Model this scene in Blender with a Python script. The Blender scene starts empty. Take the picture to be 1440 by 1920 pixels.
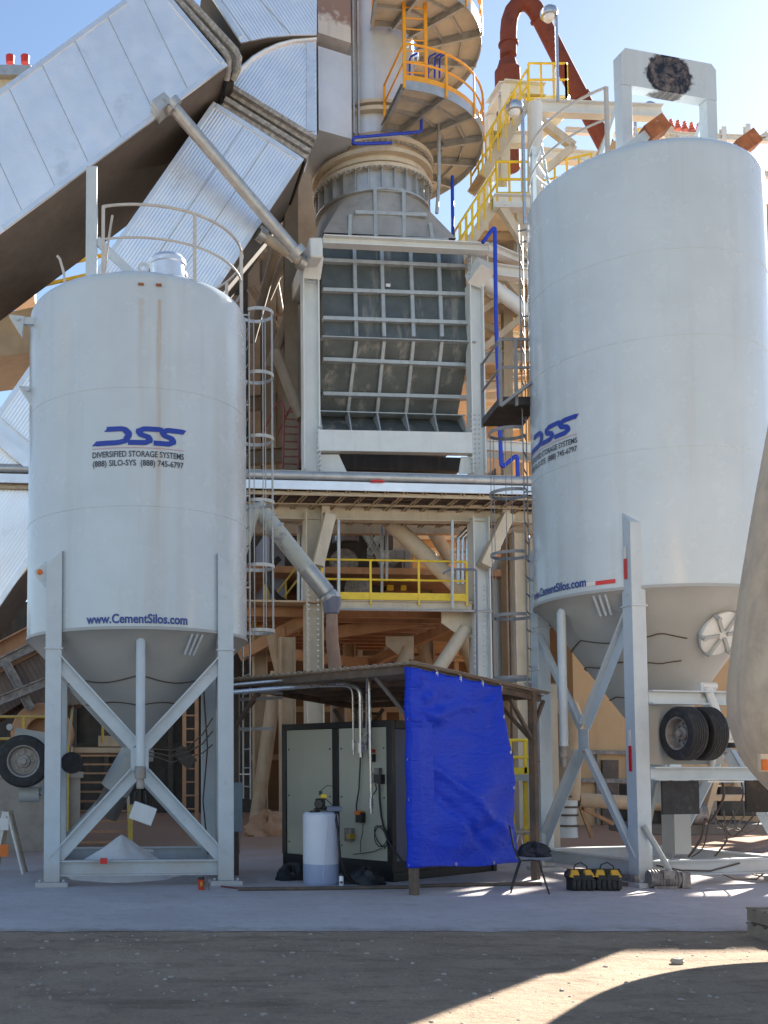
import bpy, math, random
from math import sin, cos, pi, radians, sqrt, atan2
from mathutils import Vector as V, Matrix as M4
random.seed(7)
SC = bpy.context.scene
COL = SC.collection
# ------------------------------------------------------------------ camera, sky, sun, exposure
FPX, CX, CY, PITCH = 2000.0, 370.0, 1314.0, radians(3.6)
CAMZ = 1.7
cd = bpy.data.cameras.new('camera'); cam = bpy.data.objects.new('camera', cd); COL.objects.link(cam)
cam.location = (0, 0, CAMZ); cam.rotation_euler = (pi/2 + PITCH, 0, 0)
cd.sensor_width = 36.0; cd.sensor_fit = 'AUTO'; cd.lens = FPX/1920*36
cd.shift_x = (720-CX)/1920; cd.shift_y = (CY-960)/1920
cd.clip_start = .1; cd.clip_end = 2000
SC.camera = cam
SUN_AZ, SUN_EL = radians(40), radians(30)      # azimuth from +Y (away from camera) towards +X
w = bpy.data.worlds.new('World'); SC.world = w; w.use_nodes = True
nt = w.node_tree; nt.nodes.clear()
sky = nt.nodes.new('ShaderNodeTexSky'); sky.sky_type = 'NISHITA'; sky.sun_disc = False
sky.sun_elevation = SUN_EL; sky.sun_rotation = SUN_AZ
sky.air_density = 1.0; sky.dust_density = .2; sky.ozone_density = 1.0
bg = nt.nodes.new('ShaderNodeBackground'); bg.inputs[1].default_value = .05
ow = nt.nodes.new('ShaderNodeOutputWorld')
nt.links.new(sky.outputs[0], bg.inputs[0]); nt.links.new(bg.outputs[0], ow.inputs[0])
ld = bpy.data.lights.new('sun', 'SUN'); ld.energy = 5; ld.angle = radians(.5); ld.color = (1, .93, .82)
sun = bpy.data.objects.new('sun', ld); COL.objects.link(sun)
SDIR = V((sin(SUN_AZ)*cos(SUN_EL), cos(SUN_AZ)*cos(SUN_EL), sin(SUN_EL)))
sun.rotation_euler = SDIR.to_track_quat('Z', 'Y').to_euler()
SC.view_settings.view_transform = 'Standard'; SC.view_settings.look = 'None'
SC.view_settings.exposure = 2.08; SC.view_settings.gamma = 1
SC.cycles.max_bounces = 8; SC.cycles.diffuse_bounces = 5; SC.cycles.use_denoising = True
# ------------------------------------------------------------------ pixel -> point helpers (photo pixels 1440x1920)
cp, sp = cos(PITCH), sin(PITCH)
def ray(px, py):
    dx, dy = (px-CX)/FPX, (CY-py)/FPX
    return V((dx, cp - sp*dy, sp + cp*dy))
def P(px, py, Y):
    d = ray(px, py); return V((0, 0, CAMZ)) + d*(Y/d.y)
def G(px, py, z=0.0):
    d = ray(px, py); return V((0, 0, CAMZ)) + d*((z-CAMZ)/d.z)
BYAW = radians(5)
BU = V((cos(BYAW), sin(BYAW), 0)); BN = V((-sin(BYAW), cos(BYAW), 0)); BO = V((3.12, 29, 0)); Z = V((0, 0, 1))
def F(px, py, off=0.0):                       # point on the plant's facade plane, off metres behind it
    d = ray(px, py); c = V((0, 0, CAMZ))
    t = ((BO + BN*off - c).dot(BN))/d.dot(BN)
    return c + d*t
def B(x, o, z): return BO + BU*x + BN*o + Z*z
def bl(p): q = p-BO; return V((q.dot(BU), q.dot(BN), p.z))
# ------------------------------------------------------------------ mesh builder
class MB:
    def __init__(s): s.v = []; s.f = []
    def add(s, vs, fs):
        n = len(s.v); s.v += [tuple(v) for v in vs]; s.f += [tuple(i+n for i in f) for f in fs]; return s
    def ext(s, a, b):                          # join two loops with sides and caps
        n = len(a); f = [tuple(range(n))[::-1], tuple(range(n, 2*n))]
        f += [(i, (i+1) % n, n+(i+1) % n, n+i) for i in range(n)]
        return s.add(list(a)+list(b), f)
    def prism(s, poly, vec): return s.ext([V(p) for p in poly], [V(p)+V(vec) for p in poly])
    def box(s, c, size, ax=None):
        c = V(c); X, Y, Zz = ax if ax else (V((1, 0, 0)), V((0, 1, 0)), Z)
        hx, hy, hz = size[0]/2, size[1]/2, size[2]/2
        q = [c + X*(sx*hx) + Y*(sy*hy) - Zz*hz for sx, sy in ((-1, -1), (1, -1), (1, 1), (-1, 1))]
        return s.ext(q, [p+Zz*(2*hz) for p in q])
    def frame(s, a, b, up=Z):
        a, b, up = V(a), V(b), V(up); d = (b-a).normalized()
        if abs(d.dot(up.normalized())) > .98: up = V((0, -1, 0)) if abs(d.z) > .5 else Z
        sd = d.cross(up).normalized(); u = sd.cross(d).normalized(); return a, b, sd, u
    def sec(s, a, b, pts, up=Z):
        a, b, sd, u = s.frame(a, b, up)
        return s.ext([a+sd*x+u*y for x, y in pts], [b+sd*x+u*y for x, y in pts])
    def bar(s, a, b, w, h=None, up=Z):
        h = h or w; return s.sec(a, b, [(-w/2, -h/2), (w/2, -h/2), (w/2, h/2), (-w/2, h/2)], up)
    def ib(s, a, b, w, h, t=.03, up=Z):        # I beam: flanges at +-h/2 along up
        x, y, k = w/2, h/2, t/2
        return s.sec(a, b, [(-x, -y), (x, -y), (x, -y+t), (k, -y+t), (k, y-t), (x, y-t), (x, y), (-x, y), (-x, y-t), (-k, y-t), (-k, -y+t), (-x, -y+t)], up)
    def ch(s, a, b, w, h, t=.02, up=Z):        # channel open towards +side
        x, y = w, h/2
        return s.sec(a, b, [(0, -y), (x, -y), (x, -y+t), (t, -y+t), (t, y-t), (x, y-t), (x, y), (0, y)], up)
    def ang(s, a, b, w, t=.012, up=Z):
        return s.sec(a, b, [(0, 0), (w, 0), (w, t), (t, t), (t, w), (0, w)], up)
    def tube(s, pts, r, n=10, closed=False, cap=True):
        pts = [V(p) for p in pts]; m = len(pts); rs = r if isinstance(r, (list, tuple)) else [r]*m
        tang = []
        for i in range(m):
            if closed: d = pts[(i+1) % m]-pts[i-1]
            else: d = pts[min(i+1, m-1)]-pts[max(i-1, 0)]
            tang.append(d.normalized())
        u = tang[0].orthogonal().normalized(); rings = []
        for i in range(m):
            t = tang[i]; u = (u - t*u.dot(t)).normalized(); v = t.cross(u)
            rings.append([pts[i] + (u*cos(2*pi*k/n) + v*sin(2*pi*k/n))*rs[i] for k in range(n)])
        vs = [p for g in rings for p in g]; fs = []
        for i in range(m if closed else m-1):
            j = (i+1) % m
            fs += [(i*n+k, i*n+(k+1) % n, j*n+(k+1) % n, j*n+k) for k in range(n)]
        if cap and not closed: fs += [tuple(range(n))[::-1], tuple((m-1)*n+k for k in range(n))]
        return s.add(vs, fs)
    def cyl(s, a, b, r, n=16): return s.tube([a, b], r, n)
    def lathe(s, prof, c=(0, 0, 0), n=48, a0=0, a1=2*pi, ax=None, cap=True):
        c = V(c); X, Y, Zz = ax if ax else (V((1, 0, 0)), V((0, 1, 0)), Z)
        full = abs(a1-a0-2*pi) < 1e-6; m = n if full else n+1; k = len(prof); vs = []
        for i in range(m):
            t = a0+(a1-a0)*i/n
            for r, z in prof: vs.append(c + (X*cos(t)+Y*sin(t))*r + Zz*z)
        fs = []
        for i in range(n):
            j = (i+1) % m
            for q in range(k-1): fs.append((i*k+q, j*k+q, j*k+q+1, i*k+q+1))
        if full and cap:
            if prof[0][0] > 1e-6: fs.append(tuple(i*k for i in range(m))[::-1])
            if prof[-1][0] > 1e-6: fs.append(tuple(i*k+k-1 for i in range(m)))
        return s.add(vs, fs)
    def ring(s, c, r0, r1, h, n=48, ax=None, a0=0, a1=2*pi):   # flat ring, height h
        return s.lathe([(r0, 0), (r1, 0), (r1, h), (r0, h), (r0, 0)], c, n, a0, a1, ax, False)
    def sphere(s, c, r, n=10, sc=(1, 1, 1)):
        prof = [(r*sin(pi*i/n), -r*cos(pi*i/n)) for i in range(n+1)]
        mb = MB().lathe(prof, (0, 0, 0), n*2); c = V(c)
        return s.add([V((v[0]*sc[0], v[1]*sc[1], v[2]*sc[2]))+c for v in mb.v], mb.f)
    def arc(s, c, r, a0, a1, z0, z1, rad, n=24, k=8, ax=None):
        c = V(c); X, Y, Zz = ax if ax else (V((1, 0, 0)), V((0, 1, 0)), Z)
        return s.tube([c+(X*cos(a0+(a1-a0)*i/n)+Y*sin(a0+(a1-a0)*i/n))*r+Zz*(z0+(z1-z0)*i/n) for i in range(n+1)], rad, k)
    def build(s, name, mat, parent=None, smooth=True, bevel=0, origin=None):
        vs = s.v
        if origin is not None: vs = [tuple(V(v)-V(origin)) for v in vs]
        me = bpy.data.meshes.new(name); me.from_pydata(vs, [], s.f); me.validate(); me.update()
        import bmesh
        bm = bmesh.new(); bm.from_mesh(me); bmesh.ops.remove_doubles(bm, verts=bm.verts, dist=1e-5)
        bmesh.ops.recalc_face_normals(bm, faces=bm.faces); bm.to_mesh(me); bm.free()
        if smooth:
            me.shade_smooth()
            try: me.set_sharp_from_angle(angle=radians(32))
            except Exception: pass
        if mat: me.materials.append(mat)
        o = bpy.data.objects.new(name, me); COL.objects.link(o)
        if parent: o.parent = parent
        if origin is not None: o.location = origin
        if bevel:
            b = o.modifiers.new('bevel', 'BEVEL'); b.width = bevel; b.segments = 2; b.limit_method = 'ANGLE'; b.angle_limit = radians(40)
        return o
def thing(name, label, cat, loc=(0, 0, 0), rz=0, group=None, kind='thing'):
    o = bpy.data.objects.new(name, None); COL.objects.link(o); o.location = loc; o.rotation_euler = (0, 0, rz)
    o.empty_display_size = .2; return tag(o, label, cat, group, kind)
def tag(o, label=None, cat=None, group=None, kind='thing'):
    if label: o['label'] = label
    if cat: o['category'] = cat
    if group: o['group'] = group
    if kind: o['kind'] = kind
    return o
def dup(root, loc, rz=None, label=None, group=None):
    r = root.copy(); COL.objects.link(r); r.location = loc
    if rz is not None: r.rotation_euler = (0, 0, rz)
    if label: r['label'] = label
    if group: r['group'] = group
    for chd in list(root.children):
        c = chd.copy(); COL.objects.link(c); c.parent = r
        for g in list(chd.children):
            d = g.copy(); COL.objects.link(d); d.parent = c
    return r
# ------------------------------------------------------------------ materials
def mat(name, col, rough=.5, metal=0, var=.12, scale=3, col2=None, c2=(.55, .7), s2=2.0, streak=None, samt=.5, sscale=6, bump=0, bscale=40, corr=None, corrd=.5, spec=.5, dust=None, dz=None):
    """painted or raw surface: col, blotches of col2, vertical streaks, fine bump, optional corrugation (axis, waves per metre)"""
    m = bpy.data.materials.new(name); m.use_nodes = True; t = m.node_tree; n = t.nodes; L = t.links
    b = n['Principled BSDF']; b.inputs['Roughness'].default_value = rough; b.inputs['Metallic'].default_value = metal
    b.inputs['Specular IOR Level'].default_value = spec
    tc = n.new('ShaderNodeTexCoord')
    def noise(sc, det=5, vec=None, rg=.6):
        x = n.new('ShaderNodeTexNoise'); x.inputs['Scale'].default_value = sc; x.inputs['Detail'].default_value = det; x.inputs['Roughness'].default_value = rg
        L.new(vec if vec else tc.outputs['Object'], x.inputs['Vector']); return x.outputs['Fac']
    def ramp(f, lo, hi, a=0.0, bb=1.0):
        x = n.new('ShaderNodeMapRange'); x.clamp = True
        for k, v in zip(('From Min', 'From Max', 'To Min', 'To Max'), (lo, hi, a, bb)): x.inputs[k].default_value = v
        L.new(f, x.inputs['Value']); return x.outputs['Result']
    def mix(f, a, c):
        x = n.new('ShaderNodeMix'); x.data_type = 'RGBA'
        if isinstance(f, float): x.inputs[0].default_value = f
        else: L.new(f, x.inputs[0])
        for i, q in ((6, a), (7, c)):
            if isinstance(q, tuple): x.inputs[i].default_value = (*q, 1)
            else: L.new(q, x.inputs[i])
        return x.outputs[2]
    def dk(c, k): return tuple(min(1, q*k) for q in c)
    c = mix(ramp(noise(scale), .3, .7), dk(col, 1-var), dk(col, 1+var))
    if col2: c = mix(ramp(noise(s2, 8, None, .7), c2[0], c2[1]), c, col2)
    if streak:
        mp = n.new('ShaderNodeMapping'); mp.inputs['Scale'].default_value = (sscale, sscale, sscale*.06)
        L.new(tc.outputs['Object'], mp.inputs['Vector'])
        f = noise(1.0, 6, mp.outputs['Vector'], .65)
        c = mix(ramp(f, .52, .78, 0, samt), c, streak)
    if dust:
        g = n.new('ShaderNodeNewGeometry'); sx = n.new('ShaderNodeSeparateXYZ'); L.new(g.outputs['Normal'], sx.inputs[0])
        c = mix(ramp(sx.outputs['Z'], .2, .8, 0, .85), c, dust)
    if dz:                                     # dirt climbing from the ground: (z0, z1, colour)
        g = n.new('ShaderNodeNewGeometry'); sx = n.new('ShaderNodeSeparateXYZ'); L.new(g.outputs['Position'], sx.inputs[0])
        ad = n.new('ShaderNodeMath'); ad.operation = 'MULTIPLY_ADD'; ad.inputs[1].default_value = 1.2; L.new(noise(2.5), ad.inputs[0]); L.new(sx.outputs['Z'], ad.inputs[2])
        c = mix(ramp(ad.outputs[0], dz[0]+.6, dz[1]+.6, .8, 0), c, dz[2])
    L.new(c, b.inputs['Base Color'])
    rr = ramp(noise(scale*2.3), .25, .75, max(0, rough-.1), min(1, rough+.12)); L.new(rr, b.inputs['Roughness'])
    nrm = None
    if corr:
        ax, per = corr
        wv = n.new('ShaderNodeTexWave'); wv.bands_direction = ax; wv.inputs['Scale'].default_value = per*2*pi/20; wv.inputs['Distortion'].default_value = 0
        L.new(tc.outputs['Object'], wv.inputs['Vector'])
        bp = n.new('ShaderNodeBump'); bp.inputs['Strength'].default_value = corrd; bp.inputs['Distance'].default_value = .02
        L.new(wv.outputs['Fac'], bp.inputs['Height']); nrm = bp.outputs[0]
    if bump:
        bp = n.new('ShaderNodeBump'); bp.inputs['Strength'].default_value = bump; bp.inputs['Distance'].default_value = .02
        L.new(noise(bscale, 6), bp.inputs['Height'])
        if nrm: L.new(nrm, bp.inputs['Normal'])
        nrm = bp.outputs[0]
    if nrm: L.new(nrm, b.inputs['Normal'])
    return m
TAN = (.49, .36, .235); RED = (.36, .16, .08)
m_silo = mat('silo_paint', (.53, .605, .655), .22, 0, .05, 1.2, col2=(.44, .48, .50), c2=(.66, .9), s2=.8, streak=(.40, .38, .34), samt=.4, sscale=2.2, bump=.05, bscale=1.6)
m_leg = mat('silo_leg_paint', (.50, .57, .62), .42, 0, .06, 4, col2=(.42, .42, .40), c2=(.6, .75), s2=6, bump=.03, dz=(.05, .7, (.42, .38, .36)))
m_hop = mat('hopper_paint', (.37, .385, .38), .5, 0, .07, 1.5, streak=(.38, .36, .32), samt=.5, sscale=4, bump=.02, bscale=8)
m_rail = mat('rail_grey', (.52, .50, .47), .5, .1, .1, 8)
m_white = mat('white_steel', (.66, .69, .69), .45, 0, .06, 2, streak=(.48, .42, .34), samt=.3, sscale=5, dust=(.6, .5, .38))
m_cream = mat('dusty_steel', (.58, .51, .40), .65, 0, .12, 2, streak=(.40, .30, .20), samt=.5, dust=TAN)
m_tan = mat('tan_dust_steel', TAN, .8, 0, .18, 1.5, streak=(.30, .18, .10), samt=.5, dust=(.52, .38, .26), bump=.05)
m_red = mat('red_dust_steel', (.42, .23, .125), .85, 0, .2, 2, streak=(.25, .13, .07), samt=.5, dust=(.48, .27, .16), bump=.05)
m_galv = mat('galvanised', (.46, .47, .47), .42, .6, .15, 4, streak=(.30, .27, .23), samt=.4)
m_plate = mat('grey_plate', (.10, .115, .115), .5, .2, .2, 2, streak=(.48, .45, .40), samt=.85, sscale=2.4, bump=.03)
m_rib = mat('grey_rib', (.40, .44, .46), .5, .2, .12, 4, streak=(.2, .17, .14), samt=.4)
m_cone = mat('transition_steel', (.36, .36, .36), .55, .2, .15, 1.4, col2=(.22, .21, .2), c2=(.5, .75), s2=1.3, dust=(.42, .36, .30))
m_stack = mat('stack_steel', (.64, .69, .76), .42, .35, .08, 1.2, streak=(.45, .40, .36), samt=.4, sscale=3)
m_rust = mat('rust_stack', (.60, .59, .58), .6, 0, .1, 1, streak=(.3, .2, .14), samt=.5, dz=(23.1, 22.86, (.17, .07, .04)))
m_rustp = mat('rust_pipe', (.17, .035, .015), .75, 0, .3, 3, col2=(.09, .02, .012), c2=(.45, .65), s2=3)
m_rustb = mat('rust_bracket', (.34, .12, .05), .85, 0, .3, 8, col2=(.5, .46, .42), c2=(.58, .66), s2=5)
m_alu = mat('aluminium_cladding', (.86, .87, .90), .38, .75, .06, 1.0, col2=(.60, .59, .58), c2=(.58, .8), s2=.7, corr=('X', 16), corrd=.13)
m_aluz = mat('aluminium_cladding_long', (.86, .88, .92), .36, .75, .06, 1.0, col2=(.64, .64, .66), c2=(.6, .8), s2=.7, corr=('Z', 12), corrd=.28)
m_alup = mat('aluminium_trim', (.72, .76, .82), .4, .7, .08, 2)
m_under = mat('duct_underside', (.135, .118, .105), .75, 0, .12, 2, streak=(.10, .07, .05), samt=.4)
m_dark = mat('dark_gap', (.035, .032, .03), .8, 0, .2, 3)
m_joint = mat('joint_fabric', (.28, .27, .26), .8, 0, .25, 5, col2=(.45, .43, .40), c2=(.5, .6), s2=9)
m_orange = mat('orange_paint', (.80, .36, .02), .42, 0, .08, 5)
m_yel = mat('yellow_paint', (.80, .56, .03), .42, 0, .1, 5, col2=(.55, .36, .06), c2=(.6, .75), s2=6)
m_yeld = mat('dusty_yellow_paint', (.52, .36, .06), .6, 0, .15, 5, dust=(.42, .3, .2))
m_blue = mat('blue_pipe_paint', (.012, .05, .50), .4, 0, .1, 6)
m_logo = mat('logo_blue', (.012, .045, .36), .45, 0, .04, 4)
m_ink = mat('lettering_ink', (.035, .04, .07), .5, 0, .05, 6)
m_pink = mat('logo_line', (.55, .28, .36), .5, 0, .05, 6)
m_www = mat('web_lettering_ink', (.03, .07, .28), .5, 0, .05, 6)
m_black = mat('black_plastic', (.012, .012, .013), .42, 0, .2, 6, bump=.03)
m_rub = mat('rubber', (.022, .023, .026), .72, 0, .25, 8, col2=(.07, .065, .06), c2=(.55, .75), s2=7, bump=.08)
m_rim = mat('wheel_rim', (.30, .28, .26), .55, .3, .2, 7, col2=(.2, .12, .07), c2=(.55, .7), s2=8)
m_concrete = mat('concrete', (.34, .30, .26), .9, 0, .15, 1.5, col2=(.25, .2, .16), c2=(.5, .7), bump=.1, bscale=20)
m_brwall = mat('brown_wall', (.27, .16, .09), .85, 0, .12, .8, streak=(.2, .12, .07), samt=.6, sscale=1.5, bump=.05)
m_tanwall = mat('tan_wall', (.50, .33, .18), .85, 0, .1, .6, streak=(.33, .2, .11), samt=.5, sscale=1.2)
m_panel = mat('panel_grey_green', (.42, .41, .33), .5, 0, .04, 2, streak=(.32, .32, .28), samt=.3, sscale=3)
m_bpanel = mat('panel_blue_grey', (.16, .18, .25), .5, 0, .05, 2)
m_shed = mat('shed_steel', (.11, .085, .07), .7, .1, .2, 4, col2=(.2, .12, .075), c2=(.5, .7))
m_roof = mat('shed_roofing', (.40, .33, .26), .55, .3, .15, 2, streak=(.25, .17, .11), samt=.4)
m_tank = mat('tank_plastic', (.66, .68, .76), .4, 0, .04, 3, streak=(.5, .48, .52), samt=.25)
m_liq = mat('tank_liquid_level', (.34, .39, .56), .4, 0, .05, 3)
m_bag = mat('black_bag', (.014, .014, .016), .55, 0, .3, 6, bump=.3, bscale=14)
m_toolb = mat('tool_bag_yellow', (.60, .33, .03), .7, 0, .15, 9)
m_fab = mat('dark_fabric', (.02, .022, .032), .85, 0, .3, 9, bump=.2, bscale=60)
m_chrome = mat('conduit_metal', (.55, .56, .58), .3, .85, .1, 7)
m_redp = mat('red_plastic', (.55, .03, .015), .4, 0, .1, 7)
m_org = mat('orange_plastic', (.75, .17, .02), .45, 0, .1, 7)
m_pale = mat('pale_plastic', (.7, .7, .68), .5, 0, .05, 7)
m_wood = mat('weathered_wood', (.26, .20, .15), .8, 0, .2, 8, streak=(.2, .15, .1), samt=.6, sscale=12)
m_tankr = mat('drum_paint', (.72, .55, .38), .42, 0, .08, 1.5, col2=(.46, .35, .25), c2=(.45, .7), s2=1.6, streak=(.40, .31, .23), samt=.55, bump=.06, bscale=3)
m_motor = mat('motor_casing', (.22, .20, .19), .6, .3, .25, 9, col2=(.34, .3, .27), c2=(.5, .65), s2=9)
m_cable = mat('cable_sheath', (.06, .045, .04), .7, 0, .2, 7, dust=(.25, .18, .13))
m_hose = mat('hose_rubber', (.016, .016, .018), .5, 0, .2, 7)
m_powder = mat('cement_powder', (.74, .74, .76), .95, 0, .08, 5, bump=.1, bscale=30)
m_can = mat('can_white', (.7, .72, .76), .35, .2, .1, 9)
m_panelbox = mat('enclosure_blue_grey', (.14, .19, .23), .5, .1, .08, 4)
m_glass = mat('lens_glass', (.75, .78, .8), .12, 0, .03, 3)
m_lredw = mat('reflector_red', (.62, .02, .02), .35, 0, .05, 9)
m_grat = mat('grating_steel', (.50, .42, .31), .6, .3, .2, 5, dust=(.3, .24, .17))
m_ladder = mat('ladder_galvanised', (.50, .50, .49), .45, .4, .15, 6)
m_rlad = mat('grey_cage_paint', (.25, .26, .28), .55, .1, .12, 6)
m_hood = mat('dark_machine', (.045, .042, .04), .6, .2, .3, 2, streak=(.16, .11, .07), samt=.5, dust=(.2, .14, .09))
m_maroon = mat('maroon_paint', (.16, .04, .04), .6, 0, .2, 5)
m_header = None
def tarp_mat():
    m = bpy.data.materials.new('tarp_blue'); m.use_nodes = True; t = m.node_tree; n = t.nodes; L = t.links; b = n['Principled BSDF']
    b.inputs['Base Color'].default_value = (.003, .040, .58, 1); b.inputs['Roughness'].default_value = .45; b.inputs['Specular IOR Level'].default_value = .3
    tc = n.new('ShaderNodeTexCoord')
    a = n.new('ShaderNodeTexNoise'); a.inputs['Scale'].default_value = 6; a.inputs['Detail'].default_value = 8; a.inputs['Distortion'].default_value = .7
    mp = n.new('ShaderNodeMapping'); mp.inputs['Rotation'].default_value = (0, radians(-35), radians(41)); mp.inputs['Scale'].default_value = (1, 1, 3.5)
    L.new(tc.outputs['Object'], mp.inputs[0]); L.new(mp.outputs[0], a.inputs['Vector'])
    w1 = n.new('ShaderNodeTexNoise'); w1.inputs['Scale'].default_value = 260; L.new(tc.outputs['Object'], w1.inputs['Vector'])
    bp = n.new('ShaderNodeBump'); bp.inputs['Strength'].default_value = .6; bp.inputs['Distance'].default_value = .04; L.new(a.outputs[0], bp.inputs['Height'])
    b2 = n.new('ShaderNodeBump'); b2.inputs['Strength'].default_value = .15; b2.inputs['Distance'].default_value = .004; L.new(w1.outputs[0], b2.inputs['Height']); L.new(bp.outputs[0], b2.inputs['Normal'])
    L.new(b2.outputs[0], b.inputs['Normal'])
    return m
m_tarp = tarp_mat()
def ground_mat(name, c1, c2, c3, far=None, bump=.5, sc=1.0):
    m = bpy.data.materials.new(name); m.use_nodes = True; t = m.node_tree; n = t.nodes; L = t.links; b = n['Principled BSDF']
    b.inputs['Roughness'].default_value = .95; b.inputs['Specular IOR Level'].default_value = .2
    g = n.new('ShaderNodeNewGeometry')
    def nz(s, d=8, r=.6):
        x = n.new('ShaderNodeTexNoise'); x.inputs['Scale'].default_value = s; x.inputs['Detail'].default_value = d; x.inputs['Roughness'].default_value = r
        L.new(g.outputs['Position'], x.inputs['Vector']); return x.outputs['Fac']
    def mr(f, a, bb, c=0., d=1.):
        x = n.new('ShaderNodeMapRange')
        for k, v in zip(('From Min', 'From Max', 'To Min', 'To Max'), (a, bb, c, d)): x.inputs[k].default_value = v
        L.new(f, x.inputs['Value']); return x.outputs['Result']
    def mx(f, a, c):
        x = n.new('ShaderNodeMix'); x.data_type = 'RGBA'; L.new(f, x.inputs[0])
        for i, q in ((6, a), (7, c)):
            if isinstance(q, tuple): x.inputs[i].default_value = (*q, 1)
            else: L.new(q, x.inputs[i])
        return x.outputs[2]
    c = mx(mr(nz(.7*sc), .35, .65), c1, c2)
    c = mx(mr(nz(4*sc, 10, .75), .5, .72, 0, .8), c, c3)
    if far is None:                             # wheel-dragged bands along the strip
        mp = n.new('ShaderNodeMapping'); mp.inputs['Scale'].default_value = (.75, 2.0, 1); L.new(g.outputs['Position'], mp.inputs[0])
        x = n.new('ShaderNodeTexNoise'); x.inputs['Scale'].default_value = 1.0; x.inputs['Detail'].default_value = 10; x.inputs['Roughness'].default_value = .72; L.new(mp.outputs[0], x.inputs['Vector'])
        c = mx(mr(x.outputs['Fac'], .5, .66, 0, .6), c, (.13, .09, .062)); c = mx(mr(x.outputs['Fac'], .42, .3, 0, .5), c, (.36, .29, .22))
    else:                                       # dirt carried over the edge of the pad
        sy = n.new('ShaderNodeSeparateXYZ'); L.new(g.outputs['Position'], sy.inputs[0])
        ad = n.new('ShaderNodeMath'); ad.operation = 'MULTIPLY_ADD'; ad.inputs[1].default_value = -1.6; L.new(nz(2.2, 10, .7), ad.inputs[0]); L.new(sy.outputs['Y'], ad.inputs[2])
        c = mx(mr(ad.outputs[0], 10.2, 10.75, .85, 0), c, (.22, .17, .125)); c = mx(mr(nz(1.1, 10, .75), .56, .7, 0, .6), c, (.36, .29, .25))
    if far is None:
        c = mx(mr(nz(22, 8, .8), .5, .68, 0, .55), c, (.14, .095, .065)); c = mx(mr(nz(38, 4, .7), .62, .72, 0, .6), c, (.50, .40, .31))
    else:
        c = mx(mr(nz(16, 8, .8), .55, .75, 0, .4), c, (.33, .29, .27))
    c = mx(mr(nz(60*sc, 3), .55, .75, 0, .45), c, tuple(min(1, q*1.5) for q in c2))
    if far:
        sx = n.new('ShaderNodeSeparateXYZ'); L.new(g.outputs['Position'], sx.inputs[0])
        ad = n.new('ShaderNodeMath'); ad.operation = 'MULTIPLY_ADD'; ad.inputs[1].default_value = 5; L.new(nz(.8), ad.inputs[0]); L.new(sx.outputs['Y'], ad.inputs[2])
        c = mx(mr(ad.outputs[0], far[1], far[2]), c, far[0])
    L.new(c, b.inputs['Base Color'])
    bp = n.new('ShaderNodeBump'); bp.inputs['Strength'].default_value = bump; bp.inputs['Distance'].default_value = .05; L.new(nz(9*sc, 10, .7), bp.inputs['Height'])
    b2 = n.new('ShaderNodeBump'); b2.inputs['Strength'].default_value = bump; b2.inputs['Distance'].default_value = .012; L.new(nz(70*sc, 4), b2.inputs['Height']); L.new(bp.outputs[0], b2.inputs['Normal'])
    L.new(b2.outputs[0], b.inputs['Normal'])
    return m
m_dirt = ground_mat('dark_dirt', (.32, .235, .17), (.41, .31, .22), (.19, .14, .10), bump=.8)
m_pad = ground_mat('dusty_pad', (.43, .39, .39), (.51, .47, .47), (.34, .30, .29), ((.36, .22, .15), 20, 26), bump=.3)
# ------------------------------------------------------------------ ground
def sheet(x0, x1, y0, y1, nx, ny, z, edge=0):
    mb = MB(); vs = []; fs = []
    for j in range(ny+1):
        for i in range(nx+1):
            y = y0+(y1-y0)*j/ny
            if j == 0 and edge: y += edge*(sin(i*.9)*.4+sin(i*2.3+1)*.3+random.uniform(-.5, .5))
            vs.append((x0+(x1-x0)*i/nx, y, z))
    for j in range(ny):
        for i in range(nx): a = j*(nx+1)+i; fs.append((a, a+1, a+nx+2, a+nx+1))
    return mb.add(vs, fs)
tag(sheet(-300, 300, -60, 600, 4, 4, 0).build('ground', m_dirt, None, False), kind='structure')
tag(sheet(-40, 60, 11.22, 90, 500, 3, .004, .05).build('pavement', m_pad, None, False), kind='structure')
# loose stones on the dirt strip
st = MB()
def stone(mb, c, r):
    s = MB().sphere((0, 0, 0), r, 4); ph = [random.uniform(.7, 1.3) for _ in range(3)]
    mb.add([V((v[0]*ph[0], v[1]*ph[1], v[2]*.6*ph[2]))*random.uniform(.85, 1.15)+V(c) for v in s.v], s.f)
for i in range(900):
    y = random.uniform(6.4, 11.1); x = random.uniform(-2.2, 6.2); stone(st, (x, y, 0), random.choice((.005, .006, .007, .008, .009, .011, .014, .022)))
tag(st.build('gravel', mat('stone', (.38, .32, .27), .9, 0, .2, 9), None), 'small loose stones on the dark dirt strip', 'gravel', None, 'stuff')
s1 = MB(); stone(s1, (0, 0, .02), .05); o = s1.build('stone', mat('stone_pale', (.40, .35, .29), .9, 0, .2, 9)); o.location = G(1270, 1807)
tag(o, 'pale fist-sized stone in the sunlit wedge of dirt', 'stone')
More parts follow.
